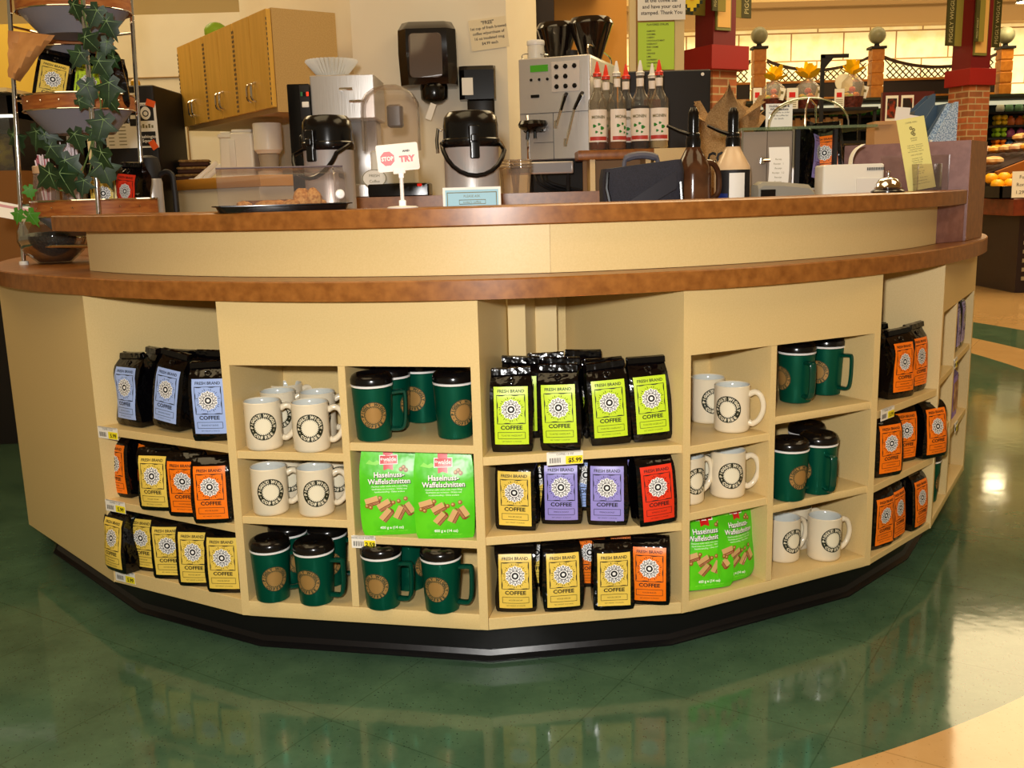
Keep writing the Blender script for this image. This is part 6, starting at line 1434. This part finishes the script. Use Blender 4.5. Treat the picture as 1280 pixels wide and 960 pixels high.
for k in range(14):
    z_ = zs[2]; m = MB(); r = .07; m.sphere((0,0,r*.7), r, 12, 0, None, 1.05, 1, .9); m.v = [(a*(1+rr.uniform(-.15,.15)), b*(1+rr.uniform(-.15,.15)), max(c*(1+rr.uniform(-.15,.15)), 0)) for a, b, c in m.v]
    tag(m.build('lettuce_head', LEAFY, None, loc=(x0+(x1_-x0)*k/13, 15.24, zs[3]+.004)), 'leafy green head in the cooler row under the lattice fence', 'lettuce', 'leafy heads in the cooler row')
# slanted produce display at right with fruit tray
Yd = 9.7; RB = mat('red_brown_wood', (120,52,28), .4, c2=(100,40,22), scale=14); AMB = mat('amber_board', (150,88,30), .5); DK2 = mat('dark_plum_base', (34,20,26), .5)
xl = 4.72
o = empty('produce_display', (xl, Yd, 0), 0, 'slanted wooden produce display with dark base at the right frame edge', 'produce display')
zz = lambda py: zat(1260, py, Yd)
MB().box(.12,2.4,-.35,1.6,0,zz(268)).build('base', DK2, o)
MB().prism([(0,-.45),(2.4,-.45),(2.4,1.6),(0,1.6)], zz(268), zz(247), 0, None, .01).build('ledge', RB, o)
m = MB(); 
for k in range(6): m.box(.17,.6,-.362,-.35,.12+.085*k,.155+.085*k)
m.build('vent_slats', mat('vent_pale', (150,140,116), .5), o)
m = MB(); m.loft([[(x, y, z_) for x, z_ in ((.10,zz(247)),(2.4,zz(247)),(2.4,zz(150)+.35),(.10,zz(214)))] for y in (.10,.16)]); m.build('end_board', AMB, o)
m = MB(); m.loft([[(x, y, z_) for x, z_ in ((.0,zz(216)-.05),(2.4,zz(150)+.30),(2.4,zz(150)+.34),(.0,zz(216)-.01))] for y in (.17,1.6)]); m.build('slanted_bed', DK2, o)
m = MB(); a, b = xat(1236,Yd-.2)-xl, 1.4
m.box(a,b,-.42,-.40,zz(247),zz(232)); m.box(a,b,.04,.06,zz(247),zz(228)); m.box(a,a+.02,-.42,.06,zz(247),zz(232)); m.box(a,b,-.42,.06,zz(247),zz(246)); m.build('fruit_tray', BLACKM, o)
k = 0
for row in range(3):
    for i in range(8):
        r = .062; x = xl + a + .07 + i*.125; y = Yd - .34 + row*.13; z_ = zz(246) + .06 + .06*row + .02*i/4
        mt = PC[2] if (row > 0 and i < 8 and not (row == 1 and i % 3 == 2)) else (PC[3] if i > 1 else PC[2]); nm = 'orange_fruit' if mt is PC[2] else 'red_apple'
        if nm == 'orange_fruit': mt = bpy.data.materials.get('orange_skin') or mat('orange_skin', (246,176,30), .35)
        fruit(nm, mt, r, (x, y, z_), 'orange heaped in the dark fruit tray at right' if nm == 'orange_fruit' else 'red apple heaped in front in the dark fruit tray at right', ('oranges' if nm == 'orange_fruit' else 'red apples') + ' in the dark fruit tray')
PK = [mat('bread_pack', (206,150,90), .3, c2=(236,204,150), scale=12), mat('orange_pack', (232,150,40), .3, c2=(240,200,120), scale=14), mat('pink_pack', (206,150,120), .3, c2=(236,214,180), scale=12)]
for row in range(3):
    for i in range(5):
        t = row/2; x = xl + .10 + .36*row; y = Yd + .30 + .22*i - .0; s = (zz(150)+.34 - (zz(216)-.01))/2.4; z_ = zz(216) - .01 + s*(x-xl) + .025
        m = MB(); m.sphere((0,0,.045), .05, 10, 0, None, 2.2, 1.6, .9)
        tag(m.build('produce_pack', PK[(row+i) % 3], None, loc=(x+.05, y, z_+.03), rz=R(10)), ('clear wrapped pack in the lowest row of the slanted display', 'clear wrapped pack in the middle row of the slanted display', 'clear wrapped pack in the top row of the slanted display')[row], 'pack', ('packs lowest row', 'packs middle row', 'packs top row')[row] + ' of the slanted display')
m = MB(); M_ = TR(0,0,.004, rx=R(-4)); m.box(-.09,.12,-.004,.004,0,.24,0,M_)
for i, s in enumerate(('Fuji', 'Rome', '1.29 lb')): m.text(s, .045, 1, M_ @ TR(.0,-.006,.19-.07*i, rx=R(90)))
m.keep = True; tag(m.build('fruit_price_card', [CARD, INK3], None, loc=(xat(1276,Yd-.43), Yd-.448, zz(247)+.002), rz=R(-10)), 'cream price card propped before the fruit tray at the right frame edge', 'price card')
# gift baskets on a black table
Yg = 7.4; zt = zat(1010,137,Yg); xa, xb = xat(936,Yg), xat(1086,Yg)
o = empty('display_table', (xa, Yg-.12, 0), 0, 'black two-tier display table carrying three cellophane gift baskets', 'table')
W_ = xb-xa; m = MB(); m.prism([(0,0),(W_,0),(W_,.36),(0,.36)], zt-.025, zt, 0, None, .003); m.build('tabletop', BLACKM, o)
for a, b in ((.01,.01),(W_-.03,.01),(.01,.32),(W_-.03,.32)): MB().box(a,a+.02,b,b+.02,0,zt-.025).build('leg', BLACKM, o)
MB().box(.02,W_-.02,.02,.34,zat(1010,178,Yg)-.02,zat(1010,178,Yg)).build('shelf', BLACKM, o)
LWOOD = mat('crate_slats', (150,104,56), .6); 
m = MB()
for k in range(8): m.box(.20+k*.055,.235+k*.055,.05,.06,zat(1010,178,Yg)+.003,zat(1010,143,Yg)-.03)
m.box(.18,.66,.06,.30,zat(1010,178,Yg)+.003,zat(1010,145,Yg)-.03); tag(m.build('slatted_crate', LWOOD, None, loc=(xa, Yg-.12, 0)), 'slatted wooden crate on the lower tier of the black display table', 'crate')
CELLO = mat('yellow_cellophane', (250,206,20), .2, trans=.0, bump=.6, bscale=20, emit=0); CELC = clear('clear_cellophane', (250,236,190), .22, .08); WICK = mat('dark_red_wicker', (110,44,26), .6, c2=(80,28,18), scale=60, bump=.6)
for i, (px, pyb, pyt) in enumerate(((964,133,80),(1006,133,78),(1060,132,72))):
    x = xat(px,Yg); u = Yg/FPX; H = (pyb-pyt)*u
    o = empty('gift_basket', (x, Yg, zt), .3*i, ('fruit gift basket with yellow cellophane nearest the brick column', 'fruit gift basket with yellow cellophane in the middle of the three', 'largest gift basket with yellow cellophane and a white tag, right of the three')[i], 'gift basket', 'gift baskets on the black table')
    MB().lathe([(1e-5,0),(11*u,0),(14*u,13*u),(14.5*u,13*u),(13.6*u,13.4*u),(12*u,6*u),(1e-5,6*u)], 20).build('wicker_basket', WICK, o)
    MB().lathe([(13.5*u,12*u),(15*u,20*u),(13*u,H*.50),(6*u,H*.62),(3*u,H*.66)], 20, cap=False).build('cellophane_wrap', CELC, o)
    rr = random.Random(20+i); m = MB()
    for k in range(26):
        a = rr.uniform(0,6.28); el = rr.uniform(.35,1.4); L_ = rr.uniform(13,21)*u; w_ = rr.uniform(3.2,6)*u
        d = Vector((cos(a)*cos(el), sin(a)*cos(el), sin(el))); sd = d.cross(Vector((.1,.2,1))).normalized(); b0 = Vector((0,0,H*.64)); mid_ = b0 + d*L_*.55 + Vector((0,0,.2*u)); e_ = b0 + d*L_
        m.add([b0-sd*.4*u, b0+sd*.4*u, mid_+sd*w_, e_+sd*w_*.3, e_-sd*w_*.5, mid_-sd*w_], [(0,1,2,5),(5,2,3,4)])
    m.build('cellophane_bow', CELLO, o, 10)
    for k in range(7):
        a = k*.9; q_ = sph('fruit', PC[(3,2,1,0,1,2,3)[k]], 4.2*u); q_.parent = o; q_.location = (7*u*cos(a)*(0 if k == 6 else 1), 7*u*sin(a)*(0 if k == 6 else 1), (13 + (9 if k == 6 else 0) + 2*(k % 2))*u)
    m = MB(); M_ = TR(6*u, -13*u, 17*u, rz=-.3*i, ry=R(14)); m.box(-3.6*u,3.6*u,-.002,.002,-6*u,8*u,0,M_); m.box(-1.5*u,1.5*u,-.004,-.002,1*u,4*u,1,M_); m.build('gift_tag', [CARD, INK2], o)
    if i == 2: MB().lathe([(1e-5,-.003),(11*u,-.003),(11*u,.003),(1e-5,.003)], 24, 0, TR(-8*u,6*u,30*u, rx=R(80), rz=-.5)).build('round_plate', mat('pale_plate', (224,216,190), .3), o)
for i, (a, b, c, d) in enumerate(((943,109,954,133),(985,109,1000,134),(1045,110,1058,133))):
    p, q = at(a, d, Yg-.14), at(c, b, Yg-.14); m = MB(); w, h = q.x-p.x, q.z-zt; m.box(0,w,-.002,.002,0,h,0); m.box(w*.2,w*.75,-.003,-.002,h*.55,h*.8,1)
    for k in range(4): m.box(w*.15,w*.85,-.003,-.002,h*(.1+.1*k),h*(.13+.1*k),2)
    tag(m.build('standing_card', [CARD, RED, INK2], None, loc=(p.x, Yg-.10, zt)), ('white standing card before the left gift basket', 'white standing card before the middle gift basket', 'white standing card before the right gift basket')[i], 'card')
# wide card, hung between table and glass case
p, q = at(949,156,3.30), at(982,134,3.30); m = MB(); w, h = q.x-p.x, q.z-p.z; m.box(0,w,-.001,.001,-.03,h,0)
for k, s in enumerate(('Holiday Fruit &', 'Wine Baskets', 'custom made to order', 'ask at the coffee bar', 'for details')): m.text(s, .0105 if k < 2 else .0072, 1, TR(w/2,-.0016,h*(.86-.18*k), rx=R(90)), bold=.02 if k < 2 else 0)
m.keep = True; zg = zat(1000,158,2.98)
tag(m.build('holiday_card', [CARD, INK3], None, loc=(p.x, 3.22, zg+.032)), 'cream card about holiday fruit baskets standing on the glass case', 'card')
# black sign post with bracket arm
Yp = 7.0; xa = xat(1023,Yp); zt2 = zat(1030,69,Yp)
o = empty('bracket_sign_post', (xa, Yp, 0), 0, 'slim black post with a bracket arm rising among the gift baskets', 'sign post')
m = MB(); m.box(-.012,.012,-.012,.012,0,zt2); m.build('post', BLACKM, o); m = MB(); m.box(-.012,xat(1054,Yp)-xa,-.012,.012,zt2-.02,zt2+.005); m.prism([(.012,0),(.07,0),(.012,-.07)], -.01, .01, 0, TR(0,0,zt2-.02) @ TR(rx=R(90))); m.build('bracket_arm', BLACKM, o)
MB().lathe([(1e-5,0),(.12,0),(.12,.015),(.02,.03),(1e-5,.03)], 20).build('foot', BLACKM, o)
# framed pictures standing behind
Yf = 8.6; p, q = at(1101,152,Yf), at(1167,114,Yf); w, h = q.x-p.x, q.z
o = empty('framed_notice_stand', (p.x, Yf, 0), 0, 'dark red framed stand with two small posters behind the menu card', 'poster stand')
m = MB(); m.box(0,w,-.02,.02,p.z-.1,h); m.box(w*.45,w*.55,-.02,.02,.02,p.z-.1); m.box(w*.2,w*.8,-.15,.15,0,.02); m.build('frame', mat('plum_frame', (84,30,30), .4), o)
for a, b in ((.06,.30),(.36,.60)):
    m = MB(); hh = h-p.z; m.box(w*a,w*b,-.026,-.02,p.z+.0,h-hh*.12,0); m.box(w*(a+.03),w*(b-.03),-.030,-.026,p.z+hh*.1,h-hh*.22,1); m.build('small_poster', [CARD, mat('poster_picture', (150,52,28), .4, c2=(40,30,26), scale=14, lo=.45, hi=.55)], o)
# magazine files and cardboard box behind the plum screen
BLC = mat('blue_grey_card', (72,94,116), .5); SPK = mat('speckled_blue_card', (196,214,230), .5, c2=(110,140,176), scale=240, lo=.45, hi=.55)
Y = 3.42; z0 = ZL
def fileb(px0, px1, pyt, Y, mt, name, label, slant, rz):
    x0, x1 = xat(px0,Y), xat(px1,Y); zt = zat((px0+px1)/2, pyt, Y); w = x1-x0; H = zt-z0; o = empty(name, (x0, Y, z0), rz, label, 'magazine file', 'cardboard magazine files')
    m = MB(); m.loft([[(0,y,0),(w,y,0),(w,y,H),(w*.86,y,H),(0,y,H*(1-slant))] for y in (0,.004)]); m.loft([[(0,y,0),(w,y,0),(w,y,H),(w*.86,y,H),(0,y,H*(1-slant))] for y in (.076,.08)]); m.box(w-.004,w,.004,.076,0,H); m.box(0,.004,.004,.076,0,H*(1-slant)); m.box(0,w,.004,.076,0,.004); m.build('file_box', mt, o)
    m = MB()
    for k in range(4): m.box(.008,w-.01,.012+.014*k,.022+.014*k,.006,H*(.72-.04*k))
    m.build('magazines', [CARD], o)
fileb(1158, 1190, 128, 3.36, SPK, 'magazine_file', 'speckled pale blue magazine file with slanted side behind the plum screen', .34, R(-6))
fileb(1148, 1184, 129, 3.50, BLC, 'magazine_file', 'dark blue grey magazine file behind the speckled one', .30, R(8))
fileb(1138, 1162, 118, 3.66, BLC, 'magazine_file', 'upright blue grey magazine file standing rearmost behind the menu card', .12, R(-4))
Y = 3.22; x0, x1 = xat(1090,Y), xat(1142,Y); zt = zat(1115,151,Y); H = zt-z0; w = x1-x0
CBD = mat('cardboard', (190,144,92), .8); o = empty('cardboard_box', (x0, Y, z0), R(-5), 'tan cardboard box with white leaflets sticking out behind the menu card', 'box')
m = MB(); m.loft([[(0,0,0),(w,0,0),(w,.004,0),(0,.004,0)], [(0,0,H),(w,0,H),(w,.004,H),(0,.004,H)]]); m.box(0,w,.096,.10,0,H); m.box(0,.004,.004,.096,0,H); m.box(w-.004,w,.004,.096,0,H); m.box(0,w,0,.1,0,.004); m.build('box_walls', CBD, o)
m = MB(); m.box(-.006,w*.4,-.012,.0,H-.012,H-.003); m.box(w*.1,w*.9,.1,.13,H-.012,H-.006); m.build('box_flap', CBD, o)
m = MB(); m.box(w*.22,w*.55,.03,.034,.01,H+.05,0,TR(0,0,0,ry=R(6))); m.box(w*.34,w*.66,.05,.054,.01,H+.035,0,TR(ry=R(10))); m.build('leaflets', CARD, o)
# small settling offsets so that neighbours on the shelves touch without passing through each other
SETTLE = {'ceramic_mug.002': (0.018, 0.008), 'ceramic_mug.010': (-0.009, 0.000), 'ceramic_mug.011': (-0.016, 0.000), 'ceramic_mug.013': (-0.018, -0.008), 'ceramic_mug.014': (-0.006, 0.015), 'travel_mug': (0.009, 0.000), 'travel_mug.004': (0.014, 0.000), 'travel_mug.005': (-0.011, 0.006), 'travel_mug.006': (-0.000, -0.009), 'travel_mug.007': (-0.001, 0.003), 'travel_mug.016': (-0.025, 0.000), 'travel_mug.017': (0.002, -0.006), 'wafer_bag': (0.012, 0.000), 'coffee_bag': (0.002, -0.006), 'coffee_bag.002': (-0.008, -0.003), 'coffee_bag.006': (-0.002, 0.006), 'coffee_bag.007': (0.008, 0.008), 'coffee_bag.009': (-0.002, 0.006), 'coffee_bag.014': (-0.006, 0.006), 'coffee_bag.016': (0.006, 0.000), 'coffee_bag.018': (-0.002, 0.002), 'coffee_bag.019': (0.002, -0.006), 'coffee_bag.020': (0.012, 0.000), 'coffee_bag.023': (-0.000, -0.030), 'coffee_bag.027': (-0.008, 0.008), 'coffee_bag.028': (-0.000, -0.009), 'coffee_bag.032': (0.006, 0.000), 'coffee_bag.035': (-0.006, 0.000), 'coffee_bag.038': (-0.014, -0.014), 'coffee_bag.039': (-0.006, -0.006), 'coffee_bag.047': (-0.008, -0.003), 'coffee_bag.055': (0.014, 0.014), 'coffee_bag.058': (0.016, 0.000)}
for k, (dx, dy) in SETTLE.items():
    ob = bpy.data.objects.get(k)
    if ob: ob.location.x += dx; ob.location.y += dy
# ================================================================ lamps, world, camera
def area(name, loc, size, power, col, rot=(0,0,0), sy=None, spread=None):
    l = bpy.data.lights.new(name, 'AREA'); l.energy = power; l.color = col; l.shape = 'RECTANGLE' if sy else 'SQUARE'; l.size = size
    if sy: l.size_y = sy
    if spread: l.spread = spread
    o = bpy.data.objects.new(name, l); COL.objects.link(o); o.location = loc; o.rotation_euler = rot; return o
WARM = (1.0, .77, .43); NEUT = (1.0, .93, .84)
LP = mat('lamp_diffuser', (255,232,180), .5, emit=60.0); LB = mat('lamp_housing', (60,56,50), .5)
def ceiling_lamp(x, y, z, r, label):
    o = empty('pendant_lamp', (x, y, z), 0, label, 'lamp', 'pendant store lamps')
    MB().lathe([(r*.25,.32),(r*.4,.30),(r,.02),(r*.98,.02),(r*.38,.28),(r*.25,.30)], 28, closed=True).build('shade', LB, o)
    MB().lathe([(1e-5,.03),(r*.9,.03),(r*.9,.05),(1e-5,.05)], 28).build('diffuser', LP, o)
    MB().tube([(0,0,.3),(0,0,4.6-z)], .012, 6).build('rod', LB, o)
def bounce(px, py, k):
    p = onz(px, py, 0); return (p.x*k, p.y*k, EYE*(k-1))
q = bounce(1243, 604, 4.14); ceiling_lamp(*q, .16, 'pendant lamp close to the stone wall, mirrored in the floor at right')
area('bakery_light', (-2.7, 4.75, 1.47), .5, 9, WARM, sy=.2)
area('store_light', (-1.5, 1.0, 4.4), 3.0, 80, WARM, sy=3.0)
area('store_light', (1.5, 6.0, 4.4), 3.0, 190, WARM, sy=4.0)
area('store_light', (-4.0, 6.5, 4.4), 2.5, 170, WARM, sy=3.0)
area('store_light', (5.5, 9.5, 4.4), 3.0, 300, WARM, sy=4.0)
area('store_light', (3.5, 1.5, 4.4), 2.5, 80, WARM, sy=3.0)
area('cooler_uplight', (4.0, 15.35, 2.42), 12.0, 150, (1, .84, .56), rot=(R(112), 0, 0), sy=.3)
area('added_wall_light', (4.0, 14.6, 4.45), 12.0, 110, (1, .80, .50), rot=(R(38), 0, 0), sy=.5)  # added light to brighten the stone wall, no fixture built for it
area('added_cooler_light', (7.0, 14.75, 2.28), 8.0, 60, (1, .92, .74), rot=(R(38), 0, 0), sy=.2)  # added fill light under the canopy, lifts the dark produce
area('camera_flash', (-.06, -.02, EYE+.13), .07, 50, (1.0, .97, .93), rot=(R(84), 0, 0))
w = bpy.data.worlds.new('store_ambient'); SC.world = w; w.use_nodes = True
w.node_tree.nodes['Background'].inputs[0].default_value = (1.0, .75, .40, 1); w.node_tree.nodes['Background'].inputs[1].default_value = .22
cam = bpy.data.cameras.new('camera'); co = bpy.data.objects.new('camera', cam); COL.objects.link(co); SC.camera = co
cam.sensor_width = 36; cam.lens = FPX/1280*36; cam.clip_start = .05; cam.clip_end = 100
fw = Vector((0, cos(PITCH), -sin(PITCH))); rt = Vector((1,0,0)); up = Vector((0, sin(PITCH), cos(PITCH)))
xr = rt*cos(ROLL) - up*sin(ROLL); yr = rt*sin(ROLL) + up*cos(ROLL)
M = Matrix((xr, yr, -fw)).transposed().to_4x4(); M.translation = (0, 0, EYE); co.matrix_world = M
vs = SC.view_settings; vs.view_transform = 'Standard'; vs.look = 'None'; vs.gamma = 1; vs.use_curve_mapping = False; vs.exposure = 0.0
SC.cycles.use_denoising = True; SC.cycles.max_bounces = 8; SC.cycles.transparent_max_bounces = 16; SC.cycles.caustics_reflective = False; SC.cycles.caustics_refractive = False; SC.cycles.sample_clamp_indirect = 4
